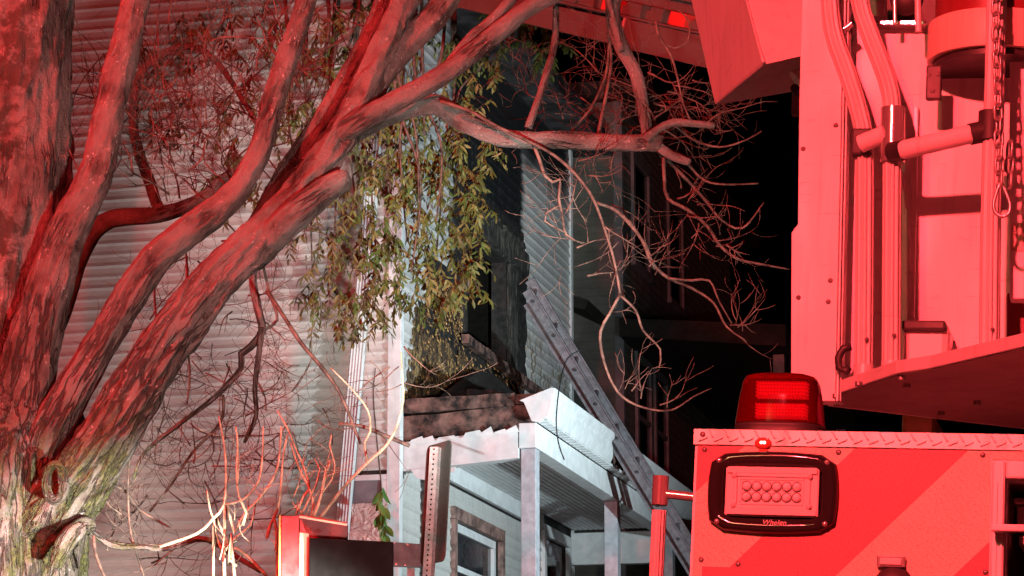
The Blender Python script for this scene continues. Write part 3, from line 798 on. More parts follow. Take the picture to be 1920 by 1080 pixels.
def grow(m, p, d, L, r, depth, rnd, droop=0.0, segs=5, up=.25):
    n = max(5, int(L/.035)); pts = [(p.copy(), r)]; q = p.copy(); dd = d.normalized()
    tn = Vector((0, 0, 0))
    for i in range(n):
        tn = tn*.72 + Vector((rnd.gauss(0, .11), rnd.gauss(0, .06), rnd.gauss(0, .11)))
        dd = (dd + tn + Vector((0, 0, up*.12 - droop*.12))).normalized()
        q = q + dd*(L/n); pts.append((q.copy(), max(.0010, r*(1-.8*(i+1)/n))))
    tube(m, pts, segs, 1, None, True, resample=False)
    if depth > 0:
        for k in range(rnd.randint(2, 4)):
            i = rnd.randint(max(1, n//4), n)
            t = (pts[i][0]-pts[i-1][0]).normalized()
            side = Vector((rnd.gauss(0, 1), rnd.gauss(0, .6), rnd.gauss(0, 1))); side = (side - t*side.dot(t)).normalized()
            grow(m, pts[i][0], t*.6+side*.85, L*rnd.uniform(.4, .7), pts[i][1]*.8, depth-1, rnd, droop, segs, up)
rnd = random.Random(21)
def twig_field(poly, num, Y0, Y1, Lp, ang, depth, rpx, droop=0, up=.25, parent=None, b0=None, mat=None, per=1):
    xs = [p[0] for p in poly]; ys = [p[1] for p in poly]
    def ins(x, y):
        c = False
        for i in range(len(poly)):
            (x1, y1), (x2, y2) = poly[i], poly[i-1]
            if (y1 > y) != (y2 > y) and x < (x2-x1)*(y-y1)/(y2-y1)+x1: c = not c
        return c
    k = 0
    while k < num:
        x = rnd.uniform(min(xs), max(xs)); y = rnd.uniform(min(ys), max(ys))
        if not ins(x, y): continue
        k += 1; Y = rnd.uniform(Y0, Y1); a = R_(rnd.gauss(*ang)); m = MB()
        grow(m, P(x, y, Y) - (base if b0 is None else b0), Vector((math.cos(a), rnd.gauss(0, .35), math.sin(a))), rnd.uniform(*Lp)*Y/F, rpx*rnd.uniform(.45, 1.0)*.5*Y/F, depth, rnd, droop, up=up)
        m.build('twig', mat or MAT['twig'], parent or tree)
# fine twigs: upper left thicket, centre, right side crown, low left
twig_field([(120, 330), (330, 60), (560, 60), (640, 330), (420, 420)], 92, 12.9, 14.2, (110, 240), (95, 35), 2, 5)
twig_field([(150, 60), (640, 0), (640, 150), (200, 200)], 26, 13, 14.2, (120, 260), (-80, 40), 2, 5)
twig_field([(330, 430), (620, 330), (640, 560), (400, 620)], 16, 12.9, 14, (90, 190), (-70, 60), 2, 4.5)
twig_field([(230, 560), (480, 560), (640, 640), (600, 820), (250, 900)], 64, 12.8, 13.6, (70, 170), (-60, 75), 2, 4)
twig_field([(190, 880), (420, 800), (560, 860), (380, 1060), (190, 1060)], 34, 12.6, 13.3, (70, 170), (60, 80), 2, 4.5)
twig_field([(980, 90), (1180, 120), (1260, 260), (1000, 260)], 26, 12.6, 14, (80, 200), (30, 90), 2, 4, up=.1)
twig_field([(1180, 130), (1300, 150), (1330, 240), (1240, 260)], 10, 12.5, 13, (90, 160), (-10, 40), 2, 5, up=.1)
twig_field([(1030, 300), (1150, 300), (1180, 520), (1090, 520)], 12, 12.4, 12.8, (70, 150), (-50, 70), 2, 4.5, up=.4)
twig_field([(1250, 310), (1330, 400), (1400, 480), (1310, 470), (1260, 400)], 16, 12.5, 12.8, (50, 120), (10, 50), 1, 4.5, up=.7)
twig_field([(1340, 560), (1400, 620), (1380, 640), (1330, 600)], 7, 12.4, 12.6, (50, 95), (35, 40), 1, 4, up=.8)
twig_field([(1150, 710), (1270, 765), (1250, 775), (1160, 740)], 7, 12.4, 12.5, (45, 100), (40, 45), 1, 4, up=.9)
twig_field([(1200, 440), (1250, 520), (1230, 530), (1190, 470)], 5, 12.4, 12.5, (50, 110), (30, 70), 1, 4, up=.6)
twig_field([(640, 700), (760, 640), (770, 800), (690, 820)], 8, 12.0, 12.5, (70, 170), (-80, 50), 1, 4)

# ------------------------------------------------------------------ pale shrub in the headlamp beam
SB = P(470, 1080, 11.6); sb = Vector((SB.x, 11.6, gh(SB.x, 11.6)))
shrub = empty('bare_shrub', Matrix.Translation(sb), 'pale bare shrub with curved shoots brightly lit beside the red cabinet', 'shrub')
def z_foot(x, Y): return [(x, HOR - (gh((x-960)*Y/F, Y)-1.6)*F/Y, 9)]
SH = [
 [(420, 1040, 8), (440, 1000, 8), (458, 965, 7), (490, 930, 7), (520, 880, 6), (528, 800, 5)],
 [(455, 985, 8), (462, 962, 7), (448, 930, 6), (444, 880, 6), (446, 830, 5), (442, 800, 4)],
 [(300, 1025, 7), (370, 1000, 7), (400, 972, 7), (420, 946, 6), (424, 880, 6), (420, 830, 5), (410, 780, 4)],
 [(422, 946, 5), (455, 938, 5), (484, 905, 5), (492, 860, 5), (494, 800, 4)],
 [(520, 1078, 8), (500, 1010, 7), (522, 950, 7), (528, 900, 6), (532, 850, 5), (540, 815, 4)],
 [(555, 965, 7), (570, 930, 7), (580, 918, 7), (572, 880, 6), (556, 845, 5), (540, 805, 5), (520, 770, 3)],
 [(590, 968, 7), (602, 930, 7), (612, 890, 6), (620, 862, 5)],
 [(602, 925, 5), (622, 900, 5), (628, 870, 5), (618, 835, 4), (622, 815, 3)],
 [(584, 970, 7), (588, 945, 6), (580, 915, 6), (562, 880, 5), (545, 830, 4)],
 [(564, 968, 6), (578, 940, 6), (594, 905, 5), (600, 880, 4), (590, 860, 3)],
 [(600, 972, 9), (640, 920, 9), (664, 893, 8), (700, 858, 8), (724, 836, 7), (744, 800, 6), (756, 750, 6), (754, 700, 5), (752, 660, 4)],
 [(690, 870, 7), (684, 830, 6), (694, 810, 6), (690, 770, 5), (660, 730, 4), (620, 690, 3)],
 [(400, 1065, 9), (430, 1028, 9), (460, 1040, 8), (500, 1080, 8)],
 [(400, 1080, 7), (418, 1040, 7), (440, 1010, 6), (470, 985, 5), (478, 950, 4)],
 [(440, 1085, 8), (428, 1060, 8), (432, 1050, 7), (444, 1062, 7)],
 [(398, 1015, 6), (404, 985, 6), (395, 960, 5), (388, 920, 4)],
]
for q in SH:
    Y = rnd.uniform(11.3, 11.9)
    q = [(a, b, c*.8) for a, b, c in q]
    branch(z_foot(q[0][0]*.3+330, Y) + q if q[0][1] > 1030 else q, Y, 'shoot', shrub, MAT['pale_twig'], sb, 8)
twig_field([(380, 1060), (440, 900), (620, 880), (620, 980), (520, 1060)], 16, 11.3, 11.9, (40, 110), (80, 35), 1, 3.5, up=.3, parent=shrub, b0=sb, mat=MAT['pale_twig'])

# ------------------------------------------------------------------ leafy tree behind (trunk hidden by the big one)
LB = P(20, 700, 17.5); lb = Vector((LB.x, 17.5, gh(LB.x, 17.5)))
ltree = empty('leafy_tree', Matrix.Translation(lb), 'slender tree with drooping green and browning leaves at the house corner', 'tree')
gl = HOR - (lb.z-1.6)*F/17.5
limb([(18, gl+30, 150), (20, 1100, 120), (24, 700, 104), (30, 300, 90), (60, 0, 80), (160, -220, 66), (330, -330, 54), (560, -330, 44), (800, -240, 36), (960, -130, 26)], 17.5, 'trunk', 40, .05, (.006, .004), b0=lb, parent=ltree)
limb([(30, 760, 60), (110, 590, 42), (150, 476, 36), (200, 414, 33), (300, 402, 29), (376, 374, 26), (430, 330, 20), (500, 300, 12)], 17.3, 'limb', 30, .03, (.004, .003), b0=lb, parent=ltree)
limb([(330, 392, 16), (300, 392, 20), (280, 340, 22), (262, 290, 20), (250, 230, 16), (262, 140, 14), (340, 88, 13), (400, 110, 12), (460, 195, 9), (480, 230, 6)], 17.3, 'limb', 20, .03, (.003, .002), b0=lb, parent=ltree)
hang = []
for i in range(30):
    x0 = rnd.uniform(520, 1010); x1 = x0 + rnd.uniform(-90, 40); yb = rnd.uniform(120, 520)
    if x0 > 930: yb = rnd.uniform(60, 140); x1 = x0
    Y = rnd.uniform(17.8, 20.5)
    branch([(x0, -150, 9), (x0+rnd.uniform(-20, 20), yb*.3, 7), (x1+rnd.uniform(-20, 20), yb*.65, 5), (x1, yb, 3)], Y, 'branch', ltree, MAT['twig'], lb, 6)
def leaf_mesh(L, W, fold, bend):
    m = MB(); n = 4; vs = []; fs = []
    for i in range(n+1):
        t = i/n; wd = W*math.sin(math.pi*min(1, t*.93+.05))**.8*(1-.25*t) if 0 < i < n else .002
        z = -L*t; y = -bend*L*t*t
        vs += [(-wd/2, y+fold*wd, z), (0, y, z), (wd/2, y+fold*wd, z)]
    for i in range(n):
        a = i*3; fs += [(a, a+1, a+4, a+3), (a+1, a+2, a+5, a+4)]
    return vs, fs
LV = [leaf_mesh(rnd.uniform(.045, .088), rnd.uniform(.016, .029), rnd.uniform(.1, .35), rnd.uniform(-.2, .35)) for _ in range(12)]
def in_poly(poly, x, y):
    c = False
    for i in range(len(poly)):
        (x1, y1), (x2, y2) = poly[i], poly[i-1]
        if (y1 > y) != (y2 > y) and x < (x2-x1)*(y-y1)/(y2-y1)+x1: c = not c
    return c
clumps = [  # polygon, sprays, autumn share, depth range
 ([(655, 245), (740, 210), (850, 200), (935, 262), (925, 310), (905, 340), (900, 420), (905, 500), (880, 560), (845, 605), (780, 610), (735, 575), (700, 470), (670, 350)], 310, .10, 18.2, 20.5),
 ([(565, 490), (640, 460), (720, 520), (780, 590), (700, 640), (620, 640), (575, 590)], 75, .55, 18.0, 19.5),
 ([(560, 330), (640, 340), (720, 380), (700, 520), (600, 480), (540, 400)], 36, .5, 18.2, 19.5),
 ([(480, 30), (700, 20), (820, 60), (760, 190), (690, 260), (600, 280), (520, 230)], 95, .3, 18.5, 20),
 ([(250, 40), (500, 20), (560, 200), (480, 330), (300, 300), (240, 170)], 78, .6, 18.5, 20),
 ([(860, 20), (1040, 30), (1060, 110), (1030, 140), (980, 120), (900, 80)], 34, .05, 18.3, 19.2),
 ([(800, 60), (930, 120), (960, 250), (880, 230), (760, 160)], 34, .08, 18.4, 20),
 ([(330, 330), (560, 290), (600, 460), (520, 480), (400, 400)], 24, .8, 18.4, 20),
]
big = MB(); nleaf = 0; leaf_list = []
stems = MB()
for poly, num, aut, Y0, Y1 in clumps:
    xs = [p[0] for p in poly]; ys = [p[1] for p in poly]; k = 0
    while k < num:
        x = rnd.uniform(min(xs), max(xs)); y = rnd.uniform(min(ys), max(ys))
        if not in_poly(poly, x, y): continue
        k += 1; Y = rnd.uniform(Y0, Y1); p = P(x, y-30, Y) - lb
        au = max(0, min(1, rnd.gauss(aut, .25))); tone = rnd.random()
        d = Vector((rnd.gauss(0, .6), rnd.gauss(0, .6), -1)).normalized(); L = rnd.uniform(.12, .26); nl = rnd.randint(4, 7)
        sp_ = [(p + d*(L*j/3) + Vector((rnd.gauss(0, .006), rnd.gauss(0, .006), 0)), .0018) for j in range(4)]
        tube(stems, sp_, 3, 1, None, False, resample=False)
        az0 = rnd.uniform(0, 6.28)
        for j in range(nl):
            for sgn in ((-1, 1) if j < nl-1 else (0,)):
                q = p + d*(L*(j+.5)/nl)
                out = rnd.uniform(.2, 1.05)*sgn
                M = Matrix.Translation(q) @ Matrix.Rotation(az0+rnd.gauss(0, .35), 4, 'Z') @ Matrix.Rotation(out, 4, 'Y') @ Matrix.Rotation(rnd.gauss(0, .3), 4, 'X') @ Matrix.Rotation(rnd.uniform(-1, 1), 4, 'Z')
                leaf_list.append((Y, M, rnd.choice(LV), (tone*.5+rnd.random()*.5, au, 0)))
leaf_list.sort(key=lambda q: q[0])
lm = {}
for i, (Y, M, (vs, fs), at) in enumerate(leaf_list):
    if i < 300:
        key = (id(vs), round(at[1]*2)/2)
        if key not in lm:
            m = MB(); m.add(vs, fs, True, 0, [(at[0], key[1], 0)]*len(vs)); o = m.build('leaf', MAT['leaf'], None, attr='bk'); lm[key] = o.data; bpy.data.objects.remove(o)
        link('leaf', lm[key], ltree, M)
    else:
        big.add([M @ Vector(v) for v in vs], fs, True, 0, [at]*len(vs))
tag(big.build('foliage', MAT['leaf'], ltree, attr='bk'), kind='stuff')
tag(stems.build('leaf_stalks', MAT['twig'], ltree), kind='stuff')

# ------------------------------------------------------------------ small climbing plant by the side window
vb = Vector(HM @ Vector((-.15, -.12, 2.0)))
vine = empty('climbing_vine', Matrix.Translation(vb), 'fresh green climbing vine hanging by the house corner window', 'vine')
branch([(722, 1160, 5), (716, 1060, 5), (718, 1000, 4), (716, 950, 4), (714, 900, 3), (706, 820, 3), (700, 740, 3), (704, 690, 2)], 24.2, 'stem', vine, MAT['twig'], vb, 6)
t = NT('vine_leaf'); oi = t.n('ShaderNodeObjectInfo').outputs['Random']
t.set(t.ramp(oi, [(0, (.05, .13, .018)), (1, (.12, .24, .05))]), .4); MAT['vine_leaf'] = t.m
vs, fs = leaf_mesh(.16, .075, .2, .2); m = MB(); m.add(vs, fs, True); o = m.build('leaf', MAT['vine_leaf']); vl = o.data; bpy.data.objects.remove(o)
for i in range(34):
    y = rnd.uniform(925, 1060); q = P(717 + rnd.uniform(-6, 6), y-14, 24.15+rnd.uniform(-.05, .05)) - vb
    link('leaf', vl, vine, Matrix.Translation(q) @ Matrix.Rotation(rnd.uniform(-1.2, 1.2), 4, 'Z') @ Matrix.Rotation(rnd.uniform(-.8, .8), 4, 'Y') @ Matrix.Scale(rnd.uniform(.6, 1.1), 4))

# ------------------------------------------------------------------ road sign seen from behind
sx = P(811, 950, 13.8); sgz = gh(sx.x, 13.8); sgb = Vector((sx.x - math.tan(R_(3))*(sx.z-sgz), 13.8, sgz))
sign = empty('road_sign', Matrix.Translation(sgb), 'back of a narrow road sign, coloured dark for shade, on a perforated steel post', 'sign')
ya = R_(-64)
SM = Matrix.Rotation(R_(1.6), 4, 'Y') @ Matrix.Rotation(ya, 4, 'Z')
# post: square tube with a column of punched holes on each face
ztop = P(815, 832, 13.8).z - sgb.z
hw = .0225; sp_h = .0254
m = MB(); nh = int(ztop/sp_h)
def face_with_holes(m, Mf, n, pitch, hw, r):
    for i in range(n):
        z0 = i*pitch; z1 = z0+pitch; zc = (z0+z1)/2
        sq = [(-hw, 0, z0), (0, 0, z0), (hw, 0, z0), (hw, 0, zc), (hw, 0, z1), (0, 0, z1), (-hw, 0, z1), (-hw, 0, zc)]
        ci = [(r*math.cos(a), 0, zc + r*math.sin(a)) for a in [R_(225+45*k) for k in range(8)]]
        ci2 = [(p[0], .003, p[2]) for p in ci]
        vs = [Mf @ Vector(p) for p in sq+ci+ci2]
        m.add(vs, [(k, (k+1) % 8, 8+(k+1) % 8, 8+k) for k in range(8)] + [(8+k, 8+(k+1) % 8, 16+(k+1) % 8, 16+k) for k in range(8)])
for k in range(4):
    face_with_holes(m, Matrix.Rotation(k*math.pi/2, 4, 'Z') @ Matrix.Translation((0, -hw, 0)), nh, sp_h, hw, .0058)
PM = Matrix.Rotation(R_(3.0), 4, 'Y') @ Matrix.Rotation(R_(-24), 4, 'Z')
m.build('post', MAT['galv'], sign, PM)
m = MB(); m.box((-hw+.004, -hw+.004, 0), (hw-.004, hw-.004, nh*sp_h-.002)); m.build('post_core', MAT['dark_void'], sign, PM)
# sign blade with rounded corners behind the post
sw_, sh_ = .30, .61; cx, cz = 0, ztop+.015-sh_/2; rr = .04
out = []
for (qx, qz, a0) in ((1, 1, 0), (-1, 1, 90), (-1, -1, 180), (1, -1, 270)):
    for k in range(6):
        a = R_(a0 + 18*k); out.append((cx + qx*(sw_/2-rr) + rr*math.cos(a), 0, cz + qz*(sh_/2-rr) + rr*math.sin(a)))
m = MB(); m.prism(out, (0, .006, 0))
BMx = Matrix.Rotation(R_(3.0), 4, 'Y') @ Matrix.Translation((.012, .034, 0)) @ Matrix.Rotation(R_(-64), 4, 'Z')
blade = m.build('blade', MAT['sign_back_shaded'], sign, BMx)
m = MB()
for z in (.08, sh_-.08): m.cyl((0, -.006, cz-sh_/2+z), (0, .012, cz-sh_/2+z), .011, n=6)
m.build('bolt', MAT['steel'], blade)

# ------------------------------------------------------------------ unseen post added on the lawn to cast a shadow on the side wall
lw_l = HI @ Vector(LAWN); tgt = Vector((-.50, 0, 0)); k_ = .30
gpx = lw_l.x + (tgt.x-lw_l.x)*k_; gpy = lw_l.y*(1-k_); gz = 3.93
gw = HM @ Vector((gpx, gpy, 0)); gz0 = gh(gw.x, gw.y)
gpo = empty('shadow_post', HM @ Matrix.Translation((gpx, gpy, gz0)), 'unseen square post added on the lawn to cast a shadow on the side wall', 'post')
m = MB(); m.box((-.045, -.045, 0), (.045, .045, gz-gz0)); m.build('shaft', MAT['grey_trim'], gpo, bevel=.005)
m = MB(); m.box((-.06, -.06, gz-gz0+.001), (.06, .06, gz-gz0+.03)); m.build('cap', MAT['grey_trim'], gpo, bevel=.008)

# ------------------------------------------------------------------ red cabinet at the bottom edge and grey panel beside it
cbx = P(545, 1080, 11.2); cb = Vector((cbx.x+.2, 11.2, gh(cbx.x, 11.2)))
cab = empty('red_cabinet', Matrix.Translation(cb), 'red metal equipment cabinet with cream edge and black front panel at bottom', 'cabinet')
MAT['red_paint'] = simple('red_paint', (.42, .02, .02), .35, var=.35, scale=9)
MAT['cream_paint'] = simple('cream_paint', (.62, .58, .40), .5)
MAT['yellow_edge'] = simple('yellow_edge', (.75, .45, .10), .5)
def cl(px, py, Y): return P(px, py, Y) - cb
def plate(name, quad, thick, mat, parent=cab):
    m = MB(); m.prism(quad, (0, thick, 0)); return m.build(name, mat, parent, bevel=.003)
plate('corner_post', [cl(527, 1300, 11.0), cl(560, 1300, 11.0), cl(561, 967, 11.0), cl(527, 967, 11.0)], .06, MAT['red_paint'])
plate('edge_strip', [cl(521, 1300, 11.01), cl(526.5, 1300, 11.01), cl(526.5, 966, 11.01), cl(523, 966, 11.01)], .06, MAT['yellow_edge'])
plate('back_panel', [cl(561, 1300, 11.25), cl(652, 1300, 11.25), cl(652, 984, 11.25), cl(561, 970, 11.25)], .03, MAT['red_paint'])
m = MB(); m.hexa([cl(560.5, 971, 11.0), cl(650, 986, 11.0), cl(650, 983, 11.3), cl(560.5, 968, 11.3)], [cl(560.5, 967, 11.0), cl(650, 982, 11.0), cl(650, 979, 11.3), cl(560.5, 964, 11.3)]); m.build('top_rim', MAT['cream_paint'], cab)
plate('inner_jamb', [cl(561.5, 1300, 10.99), cl(579, 1300, 10.99), cl(579, 1000, 10.99), cl(561.5, 998, 10.99)], .02, MAT['cream_paint'])
plate('black_panel', [cl(580, 1300, 10.9), cl(737, 1300, 10.9), cl(737, 1016, 10.9), cl(580, 1008, 10.9)], .05, MAT['dark_void'])
gb = P(765, 1080, 22.7); gbv = Vector((gb.x, 22.7, gh(gb.x, 22.7)))
gp = empty('grey_sign_board', Matrix.Translation(gbv), 'small plain grey metal board just left of the sign post', 'board')
MAT['grey_metal'] = simple('grey_metal', (.20, .30, .31), .5, 0, var=.2, scale=12)
q = lambda px, py: P(px, py, 22.7) - gbv
m = MB(); m.prism([q(736, 1062), q(788, 1064), q(792, 1056), q(792, 1026), q(787, 1020), q(736, 1016)], (0, .04, 0)); m.build('board_face', MAT['grey_metal'], gp, bevel=.003)
m = MB(); c = q(770, 1062); m.box((c.x-.03, .042, 0), (c.x+.03, .10, c.z+.1)); m.build('post', MAT['galv'], gp)
m = MB()
for (a, b) in ((740, 1018), (764, 1021), (743, 1058), (760, 1060)):
    c = q(a, b); m.cyl(c - Vector((0, .012, 0)), c, .008, n=8)
m.build('bolt', MAT['steel'], gp)

# ------------------------------------------------------------------ the fire truck
corner = P(1305, 805, 4.0)
TR = Matrix.Rotation(-AL, 4, 'Z') @ Matrix.Rotation(R_(3.3), 4, 'Y')
TM = Matrix.Translation(corner) @ TR @ Matrix.Translation((0, 0, -2.27))
TI = TM.inverted()
ZTOP = 2.27
truck = empty('fire_truck', TM, 'white aerial ladder fire truck with chevron rear, lit red by warning lights', 'fire truck')
def tp(px, py, y=0.0): return PL(TI, px, py, 1, y)
def tx(px, py, y=0.0): return tp(px, py, y).x
def tpaint(name, c, rough=.35, var=.06, scale=5, coat=.0, bump=0, bs=200, metal=0.0, spec=.5):
    t = NT(name); co = t.coord(); n = t.noise(co, scale, 6, .6)
    sm = t.noise(t.mapping(co, (3, 3, 1)), 3, 5, .6)
    cc = t.mix(t.mrange(n, .3, .7), tuple(x*(1-var) for x in c), c)
    cc = t.mix(t.math('MULTIPLY', t.mrange(sm, .55, .75), .25), cc, tuple(x*.6 for x in c))
    st = t.noise(t.mapping(co, (26, 26, 1.6)), 1.6, 5, .65); cc = t.mix(t.math('MULTIPLY', t.mrange(st, .5, .72), .38), cc, tuple(x*.45 for x in c))
    sc = t.noise(t.mapping(co, (9, 9, 70)), 1.4, 3, .6); cc = t.mix(t.math('MULTIPLY', t.mrange(sc, .64, .70), .3), cc, tuple(x*.4 for x in c))
    t.set(cc, t.mrange(sm, .3, .7, rough-.06, rough+.12), metal, **{'Coat Weight': coat, 'Specular IOR Level': spec})
    if bump: t.bump(t.noise(co, bs, 3), bump, .001)
    return t.m
MAT['t_white'] = tpaint('truck_white', (.74, .72, .71), .42)
MAT['t_silver'] = tpaint('truck_silver', (.66, .64, .64), .38, metal=.1)
MAT['t_grip'] = tpaint('ribbed_grip', (.60, .57, .55), .45)
MAT['t_dark'] = tpaint('truck_dark', (.035, .03, .03), .5)
MAT['t_chrome'] = NT('chrome').set((.62, .6, .6), .16, .72)
MAT['t_bezel'] = NT('bezel').set((.025, .022, .022), .09, .2)
def retro(name, c):
    t = NT(name); co = t.coord()
    cell = t.voro(t.mapping(co, (1, 1, 1)), 420, 'DISTANCE_TO_EDGE'); n = t.noise(co, 7, 5, .6)
    ln = t.n('ShaderNodeTexWave', wave_type='BANDS', bands_direction='DIAGONAL'); t.l(co, ln.inputs[0]); ln.inputs['Scale'].default_value = 55; ln.inputs['Distortion'].default_value = .6
    cc = t.mix(t.mrange(cell, .02, .12), tuple(x*.42 for x in c), c)
    cc = t.mix(t.math('MULTIPLY', t.mrange(ln.outputs['Fac'], .35, .8), .22), cc, tuple(x*.6 for x in c))
    cc = t.mix(t.math('MULTIPLY', t.mrange(n, .42, .72), .22), cc, tuple(x*.5 for x in c))
    t.set(cc, .42); t.bump(cell, .25, .0006)
    return t.m
MAT['t_red'] = retro('chevron_red', (.60, .12, .14))
MAT['t_yellow'] = retro('chevron_pale', (.74, .60, .46))
MAT['t_plate'] = tpaint('tread_plate', (.62, .60, .60), .3, metal=.35)
MAT['rivet'] = tpaint('rivet', (.25, .22, .22), .35, metal=.5)
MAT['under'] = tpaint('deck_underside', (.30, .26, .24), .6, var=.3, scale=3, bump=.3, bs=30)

# -- rear body
hxl = tx(1888, 950); hzt = tp(1888, 902).z
panel = MB()
LP = 2.4
panel.box((0, 0, .55), (hxl, .03, ZTOP-.004)); panel.box((hxl+.0005, 0, hzt), (LP, .03, ZTOP-.004)); panel.box((hxl+.5, 0, .55), (LP, .03, hzt-.0005)); panel.box((hxl+.0005, 0, .55), (hxl+.4995, .03, .9))
rear = panel.build('rear_panel', MAT['t_white'], truck)
m = MB(); m.box((0.0, .031, .55), (.03, 7.5, ZTOP-.03)); m.build('side_panel', MAT['t_white'], truck)
m = MB(); m.box((LP-.03, .031, .55), (LP, 7.5, ZTOP-.03)); m.build('side_panel', MAT['t_white'], truck)
m = MB(); m.box((.031, .031, ZTOP-.04), (LP-.031, 7.5, ZTOP-.012)); m.build('body_top', MAT['t_plate'], truck)
m = MB(); m.box((.1, .1, .45), (LP-.1, 11, .549)); m.build('chassis', MAT['t_dark'], truck)
m = MB(); m.box((.0, 7.6, .5), (LP, 9.9, 2.7)); m.build('cab', MAT['t_white'], truck, bevel=.08)
for x in (.28, LP-.28):
    for y in (1.9, 3.2, 8.9):
        m = MB(); m.cyl((x-.14, y, .5), (x+.14, y, .5), .5, n=28); wv = m.build('wheel', MAT['t_dark'], truck, bevel=.03)
        m = MB(); m.cyl((x-.15, y, .5), (x+.15, y, .5), .27, n=20); m.build('rim', MAT['t_chrome'], wv)
# chevron stripes 1.5 mm proud of the panel
P2a, P2b = tp(1367, 1065), tp(1615, 830); P3a = tp(1583, 1065)
dirv = Vector((P2b.x-P2a.x, P2b.z-P2a.z)); slope = dirv.y/dirv.x
pitch = P3a.x - (P2a.x + (P3a.z-P2a.z)/slope)
def clip_poly(poly, f):
    out = []
    for i in range(len(poly)):
        a, b = poly[i-1], poly[i]; fa, fb = f(a), f(b)
        if (fa >= 0) != (fb >= 0):
            t = fa/(fa-fb); out.append((a[0]+(b[0]-a[0])*t, a[1]+(b[1]-a[1])*t))
        if fb >= 0: out.append(b)
    return out
zlo, zhi = .60, ZTOP-.024
for k in range(-4, 16):
    xa = P2a.x + (zlo-P2a.z)/slope + (k-1)*pitch
    z1 = zhi-zlo
    par = [(xa, zlo), (xa+pitch, zlo), (xa+pitch+z1/slope, zhi), (xa+z1/slope, zhi)]
    for (rx0, rx1, rz0, rz1) in ((.004, tx(1858, 950)-.001, zlo, zhi), (tx(1858, 950), LP-.004, tp(1870, 862).z, zhi)):
        q = par
        for f in (lambda p: p[0]-rx0, lambda p: rx1-p[0], lambda p: p[1]-rz0, lambda p: rz1-p[1]):
            if q: q = clip_poly(q, f)
        if len(q) < 3: continue
        area = abs(sum(q[i-1][0]*q[i][1]-q[i][0]*q[i-1][1] for i in range(len(q))))/2
        if area < 2e-4: continue
        m = MB(); m.prism([(x, -.0015, z) for x, z in q], (0, .0014, 0))
        m.build('chevron_stripe', MAT['t_yellow'] if k % 2 == 0 else MAT['t_red'], rear)
# diamond-plate trim folded over the top edge
m = MB(); m.box((-.002, -.0045, ZTOP-.0225), (LP+.002, -.0005, ZTOP)); m.box((-.002, .0, ZTOP-.0035), (LP+.002, .05, ZTOP+.0005))
trim = m.build('tread_trim', MAT['t_plate'], truck)
bar = MB(); bar.hexa([(-.007, -.001, -.0035), (-.004, -.001, -.0045), (.007, -.001, .0035), (.004, -.001, .0045)][::-1], [(-.0055, .0012, -.0028), (-.004, .0012, -.0032), (.0055, .0012, .0028), (.004, .0012, .0032)][::-1])
bo = bar.build('tread_bar', MAT['t_plate']); bd = bo.data; bpy.data.objects.remove(bo)
for i in range(110):
    x = .012 + i*.0215/2*1.05
    o = link('tread_bar', bd, trim, Matrix.Translation((x, -.006, ZTOP-.011 + (.004 if i % 2 else -.004))) @ Matrix.Rotation(R_(20 if i % 2 else -55), 4, 'Y') @ Matrix.Rotation(math.pi, 4, 'X') @ Matrix.Scale(1.0, 4))
def dome(m, c, r, h, axis=(0, -1, 0), n=10, rings=3):
    ax = Vector(axis).normalized(); U = ax.orthogonal().normalized(); W = ax.cross(U); vs = []; fs = []
    for j in range(rings+1):
        t = j/rings*math.pi/2; rr = r*math.cos(t); hh = h*math.sin(t)
        for i in range(n):
            a = 2*math.pi*i/n; vs.append(Vector(c) + U*(rr*math.cos(a)) + W*(rr*math.sin(a)) + ax*hh)
    for j in range(rings):
        for i in range(n): fs.append((j*n+i, j*n+(i+1) % n, (j+1)*n+(i+1) % n, (j+1)*n+i))
    m.add(vs, fs, True)
for (px, py) in ((1322, 831), (1573, 836), (1843, 845), (1315, 1050), (1848, 1073), (1319, 810), (1384, 1058)):
    c = tp(px, py); c.y = -.0015; c.z = min(c.z, ZTOP-.03) if py > 815 else ZTOP-.008
    if py < 815: c.y = -.0046
    m = MB(); dome(m, c, .0042, .0022); m.build('rivet', MAT['rivet'], rear)

# -- warning light
wc = tp(1450, 925); WX, WZ = .0885, .0535
def super_rect(wx, wz, bulge, r, n=9):
    """rounded rectangle with bowed sides"""
    pts = []
    cor = [(1, -1), (1, 1), (-1, 1), (-1, -1)]
    for k in range(4):
        a = cor[k-1]; b = cor[k]
        # side from corner a to b, bowed outwards, then the rounded corner at b
        for i in range(n):
            t = .10 + .80*i/(n-1)
            x = (a[0] + (b[0]-a[0])*t)*wx; z = (a[1] + (b[1]-a[1])*t)*wz
            bow = bulge*(1-(2*t-1)**2)
            if a[0] == b[0]: x += bow*a[0]
            else: z += bow*a[1]
            pts.append((x, z))
    return pts
def ring_stack(m, rings, closed_last=True):
    n = len(rings[0]); vs = [p for r in rings for p in r]; fs = []
    for j in range(len(rings)-1):
        for i in range(n): fs.append((j*n+i, j*n+(i+1) % n, (j+1)*n+(i+1) % n, (j+1)*n+i))
    if closed_last: fs.append(tuple(range((len(rings)-1)*n, len(rings)*n)))
    m.add(vs, fs, True)
def rr3(wx, wz, y, bul=.006): return [Vector((wc.x+x, y, wc.z+z)) for x, z in super_rect(wx, wz, bul, 0)]
warn = MB()
ring_stack(warn, [rr3(WX, WZ, -.0016), rr3(WX, WZ, -.010), rr3(WX-.003, WZ-.003, -.016), rr3(WX-.008, WZ-.007, -.018), rr3(WX-.017, WZ-.015, -.015, .002), rr3(WX-.0185, WZ-.0165, -.010, .001), rr3(WX-.019, WZ-.017, -.006, .0)])
wl_ = warn.build('warning_light', MAT['t_bezel'], truck)
